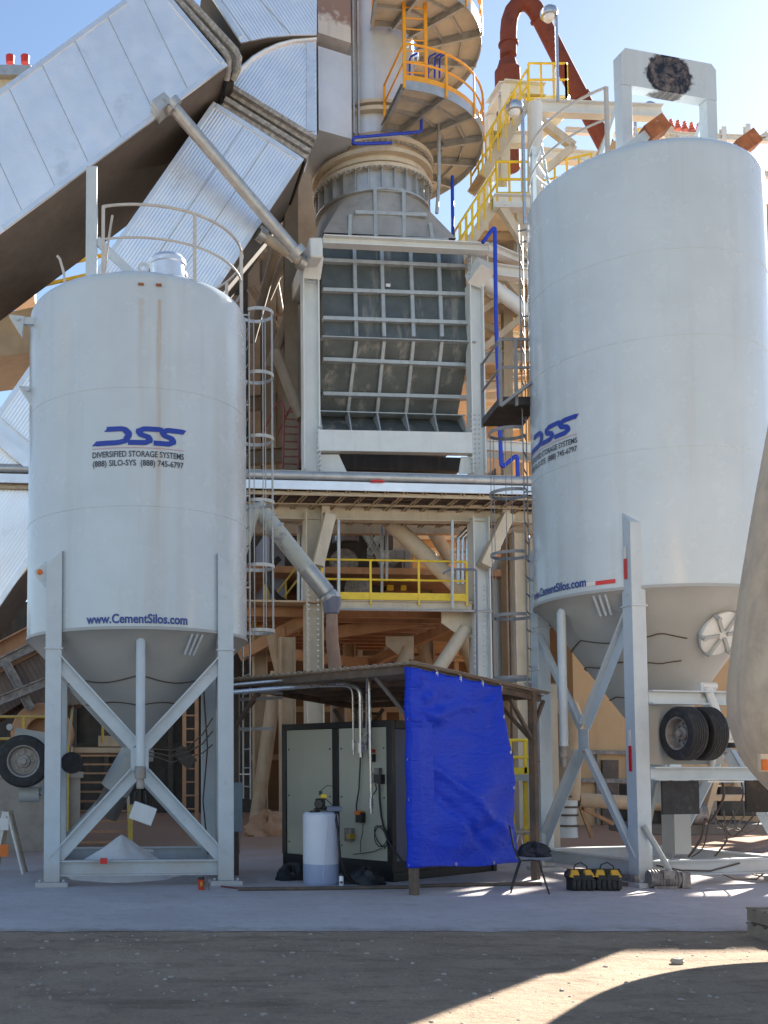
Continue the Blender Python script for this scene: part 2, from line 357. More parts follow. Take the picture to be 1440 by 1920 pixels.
# ------------------------------------------------------------------ silos
def wheel(mb_t, mb_r, c, ax, r=.38, w=.24, face=1):
    """tyre + rim around centre c, axle along ax (towards the outer face)"""
    A = V(ax).normalized(); X = A.cross(Z).normalized(); Y = A.cross(X).normalized(); fr = (X, Y, A)
    h = w/2; pr = [(r*.62, -h*.9), (r*.80, -h), (r*.93, -h*.92), (r, -h*.68)]
    k = 5
    for i in range(k):
        z0 = -h*.68+i*(h*1.36/k); dz = h*1.36/k
        pr += [(r, z0+dz*.1), (r, z0+dz*.8), (r-.012, z0+dz*.84), (r-.012, z0+dz*.98)]
    pr += [(r, h*.68), (r*.93, h*.92), (r*.80, h), (r*.62, h*.9), (r*.60, h*.5), (r*.60, -h*.5), (r*.62, -h*.9)]
    mb_t.lathe(pr, c, 40, ax=fr, cap=False)
    rp = [(r*.615, h*.86), (r*.56, h*.8), (r*.53, h*.2), (r*.50, -h*.15), (r*.26, -h*.1), (r*.24, h*.25), (r*.13, h*.35), (r*.12, h*.75), (0, h*.8)]
    mb_r.lathe(rp, c, 32, ax=fr, cap=False); mb_r.lathe([(r*.61, -h*.8), (0, -h*.5)], c, 24, ax=fr, cap=False)
    for q in range(8):
        a = q*pi/4; p = V(c)+(X*cos(a)+Y*sin(a))*r*.36+A*(-h*.1); mb_r.cyl(p, p+A*.04, .018, 6)
def text_mesh(s, bold=0.0):
    cu = bpy.data.curves.new('lettering', 'FONT'); cu.body = s; cu.align_x = 'CENTER'; cu.resolution_u = 3; cu.offset = bold
    ob = bpy.data.objects.new('lettering', cu); COL.objects.link(ob)
    dg = bpy.context.evaluated_depsgraph_get(); me = bpy.data.meshes.new_from_object(ob.evaluated_get(dg))
    vs = [v.co.copy() for v in me.vertices]; fs = [tuple(p.vertices) for p in me.polygons]
    bpy.data.objects.remove(ob); bpy.data.curves.remove(cu); bpy.data.meshes.remove(me); return vs, fs
def cyl_text(s, width, z, x0, R, mt, parent, height=None, bold=.012):
    vs, fs = text_mesh(s, bold); xs = [v.x for v in vs]; k = width/(max(xs)-min(xs)); xm = (max(xs)+min(xs))/2
    ky = k if height is None else height/.7
    mb = MB().add([((R)*sin((x0+(v.x-xm)*k)/R), -(R)*cos((x0+(v.x-xm)*k)/R), z+v.y*ky) for v in vs], fs)
    return mb.build('lettering', mt, parent, False)
def ribbon(path, wd, n=10):
    pts = []
    for i in range(len(path)-1):
        a, b = V(path[i]), V(path[i+1])
        for k in range(n): pts.append(a.lerp(b, k/n))
    pts.append(V(path[-1])); out = []
    for _ in range(3): pts = [pts[0]]+[(pts[i-1]+pts[i]*2+pts[i+1])/4 for i in range(1, len(pts)-1)]+[pts[-1]]
    L = []; Rr = []
    for i, p in enumerate(pts):
        d = (pts[min(i+1, len(pts)-1)]-pts[max(i-1, 0)]).normalized(); nn = V((-d.y, d.x))
        w2 = wd/2*(1 if abs(d.x) > .8 else 1.25)
        if i == 0: nn = V((0.55*(-1 if d.x < 0 else 1)*0, (1 if nn.y > 0 else -1)))
        L.append(p+nn*w2); Rr.append(p-nn*w2)
    m = len(pts); return [(*q, ) for q in L+Rr], [(i, i+1, m+i+1, m+i) for i in range(m-1)]
def logo(R, xc, zc, k, parent):
    """three-letter mark: units are tenths of its 500x105 drawing"""
    mb = MB()
    def put(vs, fs): mb.add([(R*sin((xc+(x-750)*k)/R), -R*cos((xc+(x-750)*k)/R), zc-(y-1295)*k) for x, y in vs], fs)
    put(*ribbon([(580, 1257), (672, 1257), (702, 1285), (682, 1322), (640, 1331), (520, 1331)], 27))
    for dx in (0, 128):
        put(*ribbon([(868+dx, 1257), (778+dx, 1257), (750+dx, 1270), (766+dx, 1290), (800+dx, 1299), (812+dx, 1318), (788+dx, 1331), (703+dx-(0 if dx else 8), 1331)], 27))
    put([(497, 1342), (520, 1320), (540, 1320), (540, 1342)], [(0, 1, 2, 3)])
    put([(566, 1270), (588, 1246), (600, 1246), (600, 1270)], [(0, 1, 2, 3)])
    put([(868, 1246), (884, 1246), (872, 1268), (868, 1268)], [(0, 1, 2, 3)]); put([(996, 1246), (1014, 1246), (998, 1268), (996, 1268)], [(0, 1, 2, 3)])
    mb.build('logo', m_logo, parent, False)
    l = MB(); n = 24
    vs = []
    for i in range(n+1):
        a = (xc+(-250+500*i/n)*k)/R; vs += [(R*sin(a), -R*cos(a), zc-62*k), (R*sin(a), -R*cos(a), zc-65*k)]
    l.add(vs, [(2*i, 2*i+1, 2*i+3, 2*i+2) for i in range(n)]).build('logo_line', m_pink, parent, False)
def header_mat():
    m = m_silo.copy(); m.name = 'header_paint'; t = m.node_tree; n = t.nodes; L = t.links; b = n['Principled BSDF']
    src = b.inputs['Base Color'].links[0].from_socket
    tc = n.new('ShaderNodeTexCoord'); mp = n.new('ShaderNodeMapping'); L.new(tc.outputs['Object'], mp.inputs[0])
    mp.inputs['Location'].default_value = (0, -.0/.44, -1.77/.36); mp.inputs['Scale'].default_value = (0, 1/.44, 1/.36)
    ln = n.new('ShaderNodeVectorMath'); ln.operation = 'LENGTH'; L.new(mp.outputs[0], ln.inputs[0])
    nz = n.new('ShaderNodeTexNoise'); nz.inputs['Scale'].default_value = 9; nz.inputs['Detail'].default_value = 8; L.new(tc.outputs['Object'], nz.inputs['Vector'])
    ad = n.new('ShaderNodeMath'); ad.operation = 'MULTIPLY_ADD'; ad.inputs[1].default_value = .55; L.new(nz.outputs[0], ad.inputs[0]); L.new(ln.outputs['Value'], ad.inputs[2])
    mr = n.new('ShaderNodeMapRange')
    for k, v in zip(('From Min', 'From Max', 'To Min', 'To Max'), (1.18, 1.3, 1, 0)): mr.inputs[k].default_value = v
    L.new(ad.outputs[0], mr.inputs[0])
    wv = n.new('ShaderNodeTexWave'); wv.wave_type = 'RINGS'; wv.rings_direction = 'X'; wv.inputs['Scale'].default_value = .7; wv.inputs['Distortion'].default_value = 4.5; wv.inputs['Detail'].default_value = 8; wv.inputs['Detail Scale'].default_value = 3; wv.inputs['Detail Roughness'].default_value = .75
    L.new(mp.outputs[0], wv.inputs['Vector'])
    ns = n.new('ShaderNodeTexNoise'); ns.inputs['Scale'].default_value = 1.5; ns.inputs['Detail'].default_value = 9; ns.inputs['Roughness'].default_value = .8; ns.inputs['Distortion'].default_value = 1.5; L.new(mp.outputs[0], ns.inputs['Vector'])
    mw = n.new('ShaderNodeMath'); mw.operation = 'MULTIPLY'; L.new(wv.outputs[0], mw.inputs[0]); mw.inputs[1].default_value = .08
    mn = n.new('ShaderNodeMath'); mn.operation = 'MULTIPLY_ADD'; L.new(ns.outputs[0], mn.inputs[0]); mn.inputs[1].default_value = 1.3; L.new(mw.outputs[0], mn.inputs[2])
    rc = n.new('ShaderNodeValToRGB'); rc.color_ramp.elements[0].color = (.012, .009, .008, 1); rc.color_ramp.elements[1].color = (.26, .21, .18, 1); rc.color_ramp.elements[0].position = .62; rc.color_ramp.elements[1].position = .95; L.new(mn.outputs[0], rc.inputs[0])
    mx = n.new('ShaderNodeMix'); mx.data_type = 'RGBA'; L.new(mr.outputs[0], mx.inputs[0]); L.new(src, mx.inputs[6]); L.new(rc.outputs[0], mx.inputs[7]); L.new(mx.outputs[2], b.inputs['Base Color'])
    return m
def streaked(src, lines):
    m = src.copy(); m.name = 'silo_paint_streaked'; t = m.node_tree; n = t.nodes; L = t.links; bb = n['Principled BSDF']; col = bb.inputs['Base Color'].links[0].from_socket
    tc = n.new('ShaderNodeTexCoord'); sx = n.new('ShaderNodeSeparateXYZ'); L.new(tc.outputs['Object'], sx.inputs[0])
    def mth(op, a, b_=None, c_=None):
        x = n.new('ShaderNodeMath'); x.operation = op
        for i, q in enumerate((a, b_, c_)):
            if q is None: continue
            if isinstance(q, (int, float)): x.inputs[i].default_value = q
            else: L.new(q, x.inputs[i])
        return x.outputs[0]
    def mr(f, lo, hi, a_, b_):
        x = n.new('ShaderNodeMapRange')
        for k, v in zip(('From Min', 'From Max', 'To Min', 'To Max'), (lo, hi, a_, b_)): x.inputs[k].default_value = v
        L.new(f, x.inputs[0]); return x.outputs[0]
    nz = n.new('ShaderNodeTexNoise'); nz.inputs['Scale'].default_value = 5; nz.inputs['Detail'].default_value = 6; mp = n.new('ShaderNodeMapping'); mp.inputs['Scale'].default_value = (3, 3, .25); L.new(tc.outputs['Object'], mp.inputs[0]); L.new(mp.outputs[0], nz.inputs['Vector'])
    for x0, w0, zt, zb_, amt, cc in lines:
        ds = mth('ABSOLUTE', mth('SUBTRACT', sx.outputs[0], x0)); f = mr(ds, w0*.3, w0, 1, 0)
        f = mth('MULTIPLY', f, mr(sx.outputs[2], zt, zb_, amt, 0)); f = mth('MULTIPLY', f, mr(nz.outputs[0], .35, .6, .3, 1)); f = mth('MULTIPLY', f, mth('LESS_THAN', sx.outputs[2], zt)); f = mth('MULTIPLY', f, mth('LESS_THAN', sx.outputs[1], 0))
        mx = n.new('ShaderNodeMix'); mx.data_type = 'RGBA'; L.new(f, mx.inputs[0]); L.new(col, mx.inputs[6]); mx.inputs[7].default_value = (*cc, 1); col = mx.outputs[2]
    L.new(col, bb.inputs['Base Color']); return m
m_silo1 = streaked(m_silo, [(.245, .05, 8.52, 4.0, .75, (.45, .30, .17)), (-.02, .06, 8.52, 6.0, .4, (.46, .38, .28)), (-1.15, .16, 8.5, 5.0, .3, (.62, .60, .55)), (.9, .05, 8.3, 5.5, .18, (.45, .42, .36))])
def make_silo(label, loc, rz, zb, zt, za, q, R, m, zl):
    """front faces -Y, wheels and hoist frame on the m side of X; zb hopper rim, zt roof edge, za hopper outlet"""
    t = thing('cement_silo', label, 'silo', loc, rz, 'portable cement silos')
    sh = MB(); pr = [(R-.02, zb), (R, zb+.01), (R, zb+.05)]
    for zs in zl: pr += [(R, zs-.03), (R, zs-.006), (R+.005, zs-.003), (R+.005, zs+.003), (R, zs+.006), (R, zs+.03)]
    s = .2; pr += [(R, zt-s)] + [(R-s+s*cos(a), zt-s+s*sin(a)) for a in [pi/2*i/6 for i in range(1, 7)]] + [(0, zt+.18)]
    sh.lathe(pr, (0, 0, 0), 128, cap=False).build('shell', m_silo1 if m < 0 else m_silo, t)
    hp = MB().lathe([(R+.012, zb+.03), (R+.018, zb-.015), (R-.03, zb-.03), (R*.86, zb-.25), (.24, za), (.24, za-.12), (.2, za-.12), (.0, za-.1)], (0, 0, 0), 96, cap=False).build('hopper', m_hop, t)
    # legs with sloped tops against the shell
    e = .115
    for sx in (-1, 1):
        for sy in (-1, 1):
            x, y = sx*q, sy*q; top = zb+1.18
            lg = MB()
            base = [V((x-e, y-e, .07)), V((x+e, y-e, .07)), V((x+e, y+e, .07)), V((x-e, y+e, .07))]
            tops = []
            for p in base:
                inner = (p.x*sx < q); tops.append(V((p.x, p.y, top if inner else top-.22)))
            lg.ext(base, tops); lg.box((x, y, zb-.26), (.27, .27, .025)); lg.box((x, y, .035), (.46, .40, .07))
            for k in (-1, 1): lg.cyl((x+k*.17, y+sy*.12, .07), (x+k*.17, y+sy*.12, .11), .02, 6)
            lg.build('leg', m_leg, t, bevel=.006)
    # base beams
    for sy in (-1, 1):
        MB().ib((-q+e, sy*q, .26), (q-e, sy*q, .26), .16, .22, .022).build('base_beam', m_leg, t)
        MB().ib((sy*q, -q+e, .26), (sy*q, q-e, .26), .16, .22, .022).build('base_beam', m_leg, t)
    # X braces front and back, with gusset plates
    zc0, zc1 = .36, zb-.40; zm = (zc0+zc1)/2
    for sy in (-1, 1):
        br = MB(); y = sy*(q+.03)
        for sx in (-1, 1):
            for za_, zb_ in ((zc1, zm+.20), (zc0, zm-.20)):
                a = V((sx*(q-.02), y, za_)); b = V((sx*.07, y, zb_)); d = (b-a).normalized(); nn = d.cross(V((0, 1, 0)))*.095
                br.prism([a-nn, b-nn, b+nn, a+nn], (0, sy*.012, 0))
                nn2 = nn if nn.z > 0 else -nn
                br.prism([a+nn2, b+nn2, b+nn2*.78, a+nn2*.78], (0, sy*.10, 0))
        br.build('brace', m_leg, t)
        MB().prism([(-.13, y+sy*.014, zm-.17), (.13, y+sy*.014, zm-.17), (.13, y+sy*.014, zm+.17), (-.13, y+sy*.014, zm+.17)], (0, sy*.012, 0)).build('gusset', m_leg, t)
    # centre fill pipe
    yp = -(R-.16); fp = MB(); fp.tube([(0, yp+.35, zb+.12), (0, yp+.1, zb-.02), (0, yp, zb-.2), (0, yp, zm-.12)], .068, 16)
    fp.build('fill_pipe', m_leg, t)
    MB().lathe([(.078, 0), (.082, .02), (.082, .16), (.074, .18)], (0, yp, zm-.28), 18).lathe([(.055, 0), (.06, .1), (.05, .14)], (0, yp, zm-.42), 16).build('pipe_coupling', m_rim, t)
    # three marker strips near the rim and cables looped round the hopper
    for k in range(3): 
        a = radians(26+k*3); r0 = R-.03; r1 = R-.27
        MB().bar((r0*sin(a), -r0*cos(a), zb-.05), (r1*sin(a)+.01, -r1*cos(a)-.03, zb-.33), .03, .02).build('level_strip', m_silo, t)
    slope = (R*.86-.24)/(zb-.25-za)
    def hr(z): return .24+(z-za)*slope if z < zb-.25 else R*.86
    cb = MB()
    for z0, sag in ((zb-.62, .10), (zb-1.05, -.05), (zb-1.5, .03)):
        if z0 < za+.2: continue
        pts = []
        for i in range(41):
            a = radians(-75+150*i/40); z = z0-sag*abs(sin(a*3.1)); r = hr(z)+.012; pts.append((r*sin(a), -r*cos(a), z))
        cb.tube(pts, .010, 6)
    cb.build('cable', m_cable, t)
    # top rail
    return t
RS = 1.735
# --- left silo
LL = V(((257-370)/2000*16.85, 16.85, 0))
S1 = make_silo('shorter pale silo at left, over a heap of cement powder', LL, radians(5), 3.69, 9.0, 2.02, 1.255, RS, -1, (5.46, 7.2))
logo(RS+.012, -.05, 6.48, .00273, S1)
cyl_text('DIVERSIFIED STORAGE SYSTEMS', 1.36, 6.175, -.05, RS+.012, m_ink, S1, .085)
cyl_text('(888) SILO-SYS  (888) 745-6797', 1.35, 6.045, -.05, RS+.012, m_ink, S1, .085)
cyl_text('www.CementSilos.com', 1.50, 3.765, -.06, RS+.012, m_www, S1, .13, .028)
def top_rail(S, R, z, a0, a1, posts, h=1.0, name='top_rail'):
    mb = MB()
    mb.arc((0, 0, 0), R, radians(a0)-pi/2, radians(a1)-pi/2, z+h, z+h, .022, 40)
    mb.arc((0, 0, 0), R, radians(a0)-pi/2, radians(a1)-pi/2, z+h*.5, z+h*.5, .018, 40)
    for a in posts:
        b = radians(a)-pi/2; x, y = R*cos(b), R*sin(b); mb.bar((x, y, z-.15), (x, y, z+h), .05, .05)
    return mb.build(name, m_rail, S)
top_rail(S1, RS-.06, 8.96, -20, 150, (-20, 28, 76, 115, 150), 1.0)
mb = MB()
mb.tube([(-.44, -1.62, 9.8), (-.5, -1.2, 9.59), (-.58, -.7, 9.14)], .018, 8)
mb.build('rail_stay', m_rail, S1)
# hoist frame seen edge-on
hf = MB()
hx = -.76
hf.bar((hx, -.62, 8.8), (hx, -.62, 11.05), .17, .17); hf.bar((hx, .62, 8.8), (hx, .62, 11.05), .17, .17); hf.bar((hx, -.70, 10.93), (hx, .70, 10.93), .172, .3)
hf.build('hoist_frame', m_leg, S1, bevel=.01)
MB().bar((hx+.1, -.62, 9.91), (.25, -.9, 8.91), .12, .12).build('hoist_stay', m_leg, S1)
MB().lathe([(.0, 0), (.27, 0), (.27, .42), (.29, .44), (.29, .50), (.25, .56), (0, .62)], (.42, -.75, 9.05), 32).build('dust_filter', m_alup, S1)
MB().lathe([(.0, 0), (.33, 0), (.36, .05), (.36, .12), (.34, .14), (0, .16)], (.42, -.3, 9.43), 32).lathe([(.3, -.45), (.3, 0)], (.42, -.3, 9.43), 32, cap=False).build('filter_hood', m_hood, S1)
MB().tube([(-1.12, -1.1, 8.74), (-1.16, -1.12, 9.14), (-1.22, -1.15, 9.34), (-1.26, -1.15, 9.39)], .02, 8).build('vent_pipe', m_rail, S1)
MB().ring((0.02, -1.60, 9.03), .045, .085, .03, 20, ax=(V((1, 0, 0)), Z, V((0, -1, 0)))).build('lifting_lug', m_leg, S1)
for k in (-.02, .24): MB().prism([(k-.04, -RS*.999, 8.71), (k+.04, -RS*.999, 8.71), (k+.04, -RS*.999, 8.74), (k-.04, -RS*.999, 8.74)], (0, -.03, 0)).build('vent_slot', m_rustb, S1)
for (z0, xl, yy) in ((8.61, -2.02, -.55), (7.55, -1.87, -.4)):
    mb = MB(); mb.bar((-1.3, yy, z0), (xl+.18, yy, z0), .09, .11)
    mb.prism([(xl, yy-.06, z0+.08), (xl+.24, yy-.06, z0+.06), (xl+.2, yy-.06, z0-.24)], (0, .12, 0)).cyl((xl+.14, yy-.1, z0+.01), (xl+.14, yy+.02, z0+.01), .03, 10)
    mb.build('towing_arm', m_leg, S1)
mb = MB().prism([(-1.255-.115, -1.32, 4.72), (-1.255-.29, -1.32, 4.56), (-1.255-.26, -1.32, 4.48), (-1.255-.115, -1.32, 4.30)], (0, .02, 0)); lb = mb.build('lamp_bracket', m_leg, S1)
MB().lathe([(.04, 0), (.04, .02), (.02, .035), (0, .037)], (-1.255-.21, -1.32, 4.55), 16, ax=(V((1, 0, 0)), Z, V((0, -1, 0)))).build('marker_lamp', m_org, lb)
MB().box((-1.235+.72, -1.42, .37), (.1, .08, .08)).build('marker_lamp', m_lredw, S1)
def ladder(S, a, R, z0, z1, cz0, cz1, step, matl, cr=.36, nb=5, name='ladder'):
    """ladder with hooped cage standing off the shell at angle a (degrees from +X)"""
    d = V((cos(radians(a)), sin(radians(a)), 0)); s = V((-d.y, d.x, 0)); c = d*(R+.16)
    mb = MB()
    for k in (-.21, .21): mb.bar(c+s*k+Z*z0, c+s*k+Z*z1, .05, .014, up=d)
    z = z0+.2
    while z < z1: mb.cyl(c-s*.21+Z*z, c+s*.21+Z*z, .012, 6); z += .3
    z = z0+.4
    while z < z1:
        for k in (-.21, .21): mb.bar(c+s*k+Z*z, d*(R-.02)+s*k+Z*z, .03, .02)
        z += 1.5
    lo = mb.build(name, matl, S)
    cg = MB(); cc = c+d*cr*.75; z = cz0; n = 20
    rings = []
    while z <= cz1+.01: rings.append(z); z += step
    def pt(th): return cc+d*(cr*cos(th))+s*(cr*sin(th))
    A = radians(140)
    for z in rings:
        for i in range(n):
            t0, t1 = -A+2*A*i/n, -A+2*A*(i+1)/n
            cg.bar(pt(t0)+Z*z, pt(t1)+Z*z, .008, .055)
    for i in range(nb):
        th = -A*.62+2*A*.62*i/(nb-1); p = cc+d*((cr-.008)*cos(th))+s*((cr-.008)*sin(th))
        cg.bar(p+Z*(cz0-.03), p+Z*(cz1+.03), .035, .008, up=d)
    cg.build('ladder_cage', matl, lo)
ladder(S1, 8, RS-.10, 1.2, 9.15, 3.92, 9.22, 1.06, m_ladder, .27)
MB().box((1.52, -.35, 1.1), (.16, .4, .75)).build('control_box', m_panelbox, S1)
# left silo wheels and axle
for (lx, ly, zz) in ((-1.72, -.65, 1.80),):
    ta, rb = MB(), MB(); wheel(ta, rb, V((lx, ly, zz)), (0, -1, 0), .395, .26)
    wt = ta.build('tyre', m_rub, S1); rb.build('rim', m_rim, wt)
mb = MB(); mb.cyl((-1.72, -.5, 1.8), (-1.72, 1.2, 1.8), .07, 12); mb.bar((-1.3, -.1, 2.1), (-1.9, -.1, 2.2), .22, .25); mb.bar((-1.72, -.1, 2.2), (-1.72, -.1, 1.8), .1, .2)
mb.cyl((-1.95, -.5, 2.32), (-1.95, -.3, 2.32), .05, 12); mb.cyl((-1.8, -.4, 1.3), (-1.5, -.4, 1.3), .12, 12); mb.bar((-1.5, -.4, 1.3), (-1.3, -.2, 1.6), .08)
mb.build('axle', m_hop, S1)
MB().cyl((-1.02, -.2, 1.78), (-1.02, .7, 1.78), .17, 20).build('air_tank', m_rub, S1)
# outlet valve and chute under the hopper
mb = MB(); mb.lathe([(.25, -.1), (.27, 0), (.27, .06), (.25, .1)], (0, 0, 1.9), 24); mb.cyl((-.02, 0, 1.92), (-.35, .1, 1.35), .24, 20)
mb.build('outlet_valve', m_hop, S1)
MB().cyl((-.22, .1, 1.55), (-.5, .18, .95), .21, 20).build('discharge_chute', m_under, S1)
MB().box((.04, -1.42, 1.05), (.34, .3, .26), ax=(V((cos(.35), 0, sin(-.35))), V((0, 1, 0)), V((sin(.35), 0, cos(.35))))).build('filter_box', m_silo, S1, bevel=.01)
mb = MB(); 
for k in (-.06, .06): mb.bar((k, -1.5, 1.36), (k*1.3, -1.45, 1.15), .03, .05)
mb.build('pipe_clamp', m_black, S1); MB().bar((.62, -.3, 1.98), (.85, -.3, 1.75), .16, .2).build('vibrator', m_black, S1)
cb = MB()
for k in range(3):
    cb.tube([(1.1, -1.0, 2.45-.2*k), (.95, -.95, 2.2-.14*k), (.75, -.85, 2.02-.08*k), (.5, -.7, 1.96-.09*k), (.3, -.55, 1.98-.06*k), (.1, -.4, 2.0-.05*k)], .010, 6)
cb.tube([(1.0, -.6, 2.9), (1.05, -.7, 2.0), (.98, -.7, 1.2), (1.05, -.8, .4)], .012, 6)
cb.build('cable', m_cable, S1)
# --- right silo
LR = V((7.28, 16.96, 0)); R2 = 1.80; RZR = radians(-(90-14.0))
ZB2, ZT2 = 4.315, 11.06
S2 = make_silo('taller pale silo at right, with dual tyres and a smeared hoist frame', LR, RZR, ZB2, ZT2, 2.2, 1.245, R2, 1, (6.35, 8.0, 9.3))
logo(R2+.012, -.05, 6.95, .00273, S2)
cyl_text('DIVERSIFIED STORAGE SYSTEMS', 1.36, 6.645, -.05, R2+.012, m_ink, S2, .085)
cyl_text('(888) SILO-SYS  (888) 745-6797', 1.35, 6.515, -.05, R2+.012, m_ink, S2, .085)
cyl_text('www.CementSilos.com', 1.50, ZB2+.11, -.02, R2+.012, m_www, S2, .13, .028)
def cyl_patch(S, x0, x1, z0, z1, R, mt, name):
    n = 6; vs = []
    for i in range(n+1):
        a = (x0+(x1-x0)*i/n)/R; vs += [(R*sin(a), -R*cos(a), z0), (R*sin(a), -R*cos(a), z1)]
    return MB().add(vs, [(2*i, 2*i+1, 2*i+3, 2*i+2) for i in range(n)]).build(name, mt, S, False)
cyl_patch(S2, .70, .88, ZB2+.10, ZB2+.16, R2+.012, m_pale, 'reflector'); cyl_patch(S2, .88, 1.18, ZB2+.10, ZB2+.16, R2+.012, m_lredw, 'reflector')
for (z0, z1, mm) in ((4.75, 4.93, m_pale), (4.45, 4.75, m_lredw), (2.02, 2.25, m_pale), (1.65, 2.02, m_lredw)):
    MB().prism([(1.245-.03, -1.372, z0), (1.245+.03, -1.372, z0), (1.245+.03, -1.372, z1), (1.245-.03, -1.372, z1)], (0, -.006, 0)).build('reflector', mm, S2)
m_header = header_mat()
HZ = ZT2-.34; hxp = .86; hyo = -.15
mb = MB(); th = .19
def inx(p): return [V((hxp-th/2, y+hyo, HZ+z)) for y, z in p]
mb.prism(inx([(-.86, 1.49), (.86, 1.49), (.86, 1.99), (.78, 2.08), (-.78, 2.08), (-.86, 1.99)]), (th, 0, 0))
hdr = mb.build('hoist_frame', None, S2, origin=(hxp, hyo, HZ)); hdr.data.materials.append(m_header)
for k in (-1, 1): MB().bar((hxp, k*.77+hyo, HZ-.1), (hxp, k*.77+hyo, HZ+1.488), .182, .182).build('hoist_post', m_silo, S2, bevel=.006)
for k in (-1, 1): MB().bar((hxp-.08, k*.77+hyo, HZ+1.3), (hxp-.9, k*.8+hyo, HZ+.2), .09, .09).build('hoist_stay', m_silo, S2)
mb = MB()
for i in range(18):                           # expanded mesh guard across the hoist opening
    y = -.66+i*.0776+hyo; mb.bar((hxp-.02, y, HZ+.3), (hxp-.02, y+.04, HZ+.9), .008, .008)
for i in range(9): mb.bar((hxp-.02, -.66+hyo, HZ+.3+i*.0776), (hxp-.02, .66+hyo, HZ+.3+i*.0776), .008, .008)
mb.build('mesh_guard', m_rail, S2)
top_rail(S2, R2-.06, ZT2-.04, -150, 38, (-150, -95, -45, 38), 1.0)
mb = MB(); mb.tube([(-1.5, -.7, ZT2+.95), (-1.0, -1.3, ZT2+.98), (-.3, -1.62, ZT2+.8), (.0, -1.70, ZT2)], .02, 8)
for k in (-.8,): mb.bar((k, -1.47, ZT2-.3), (k, -1.47, ZT2+1.1), .07, .07)
mb.build('rail_stay', m_silo, S2)
for (xx, yy, zz) in ((1.15, -1.16, 10.98), (1.12, .5, 11.02)):
    mb = MB(); d = V((.19, .78, .58)).normalized(); a = V((xx, yy, zz)); b = a+d*.42
    mb.bar(a, b, .16, .14); ar = mb.build('towing_arm', m_leg, S2)
    MB().bar(b, b+d*.34, .26, .24).build('arm_end', m_rustb, ar)
mb = MB(); an = radians(6); zz = 3.72; rr = 1.30
nrm = V((cos(an), sin(an), -.62)).normalized(); cpt = V((rr*cos(an), rr*sin(an), zz)); X = nrm.cross(Z).normalized(); Yv = nrm.cross(X)
fr = (X, Yv, nrm)
mh = MB().lathe([(.31, -.35), (.31, .04), (.35, .04), (.35, .08), (.30, .10), (0, .10)], cpt, 32, ax=fr).build('manhole', m_white, S2)
mb = MB()
for k in range(6):
    a = k*pi/3+.2; dr = X*cos(a)+Yv*sin(a); mb.bar(cpt+dr*.07+nrm*.115, cpt+dr*.36+nrm*.115, .05, .05, up=nrm); mb.cyl(cpt+dr*.35+nrm*.05, cpt+dr*.35+nrm*.17, .032, 8)
mb.build('hatch_clamp', m_hop, mh)
ladder(S2, 231, R2-.05, 1.4, 10.9, 3.2, 7.4, 1.05, m_rlad, .34, 4)
# right silo side frame with dual tyres, mudflap and hydraulics
for zz, hh in ((2.72, .2), (1.62, .19)):
    MB().ch((1.33, -1.12, zz), (1.33, 1.1, zz), .12, hh, .02).build('side_beam', m_leg, S2)
MB().prism([(1.24, -1.1, 1.75), (1.24, .2, 1.75), (1.24, .2, 2.6), (1.24, -1.1, 2.6)], (.02, 0, 0)).build('backing_plate', m_hop, S2)
for ly in (-.78, -.44):
    ta, rb = MB(), MB(); wheel(ta, rb, V((1.64, ly, 2.19)), (0, -1, 0), .385, .27)
    wt = ta.build('tyre', m_rub, S2); rb.build('rim', m_rim, wt)
mb = MB(); mb.cyl((1.62, -.6, 2.19), (1.62, .9, 2.19), .075, 14); mb.bar((1.3, -.1, 2.72), (1.3, -.1, 2.95), .1, .25); mb.tube([(1.36, -.12, 2.86), (1.48, -.1, 2.55), (1.56, -.08, 2.25)], .06, 10)
mb.tube([(1.56, -.08, 2.3), (1.4, -.08, 1.95), (1.3, -.06, 1.65)], .045, 10); mb.cyl((1.3, -.2, 2.9), (1.3, .05, 2.9), .07, 12)
mb.bar((1.5, -.2, 2.12), (1.5, .5, 2.12), .12, .1); mb.bar((1.25, -.2, 1.50), (1.25, .7, 1.50), .3, .02)
mb.build('axle', m_white, S2)
MB().box((1.33, -.62, 1.27), (.03, .62, .48)).build('mudflap', m_rub, S2)
MB().cyl((1.15, .35, 2.0), (1.15, .35, 2.3), .13, 16).build('air_spring', m_rub, S2)
mb = MB(); mb.lathe([(.24, 0), (.24, .2), (.16, .5), (.12, .9), (.12, .92), (0, .92)], (0.0, 0, 1.15), 20); mb.cyl((.2, -.5, 1.05), (.6, -.8, 1.0), .11, 14); mb.cyl((.6, -.8, 1.0), (.7, -.85, 1.0), .14, 8)
mb.bar((.8, -.6, 1.5), (.3, -.5, .5), .06, .1); mb.bar((.05, .3, .35), (.05, .3, 1.6), .3, .3)
mb.build('discharge_auger', m_hop, S2)
cb = MB(); random.seed(21)
for k in range(3):
    y0 = .2+.33*k+random.uniform(-.05, .05); z1 = random.uniform(.55, 1.05); x1 = random.uniform(.7, 1.15); y1 = y0+random.uniform(-.3, .3)
    p = [V((1.25, y0, 1.5)), V((1.22, y0+.04, 1.25)), V((x1, (y0+y1)/2, z1)), V((x1-.1, y1, z1+random.uniform(.0, .2))), V((.9, y1-.1, random.uniform(.4, .7))), V((.75, y1-.2, .36))]
    out = []
    for i in range(len(p)-1):
        q0, q1, q2, q3 = p[max(i-1, 0)], p[i], p[i+1], p[min(i+2, len(p)-1)]
        for t in (0, .25, .5, .75): out.append(.5*((2*q1)+(q2-q0)*t+(2*q0-5*q1+4*q2-q3)*t*t+(3*q1-q0-3*q2+q3)*t**3))
    cb.tube(out+[p[-1]], random.choice((.011, .014, .018)), 6)
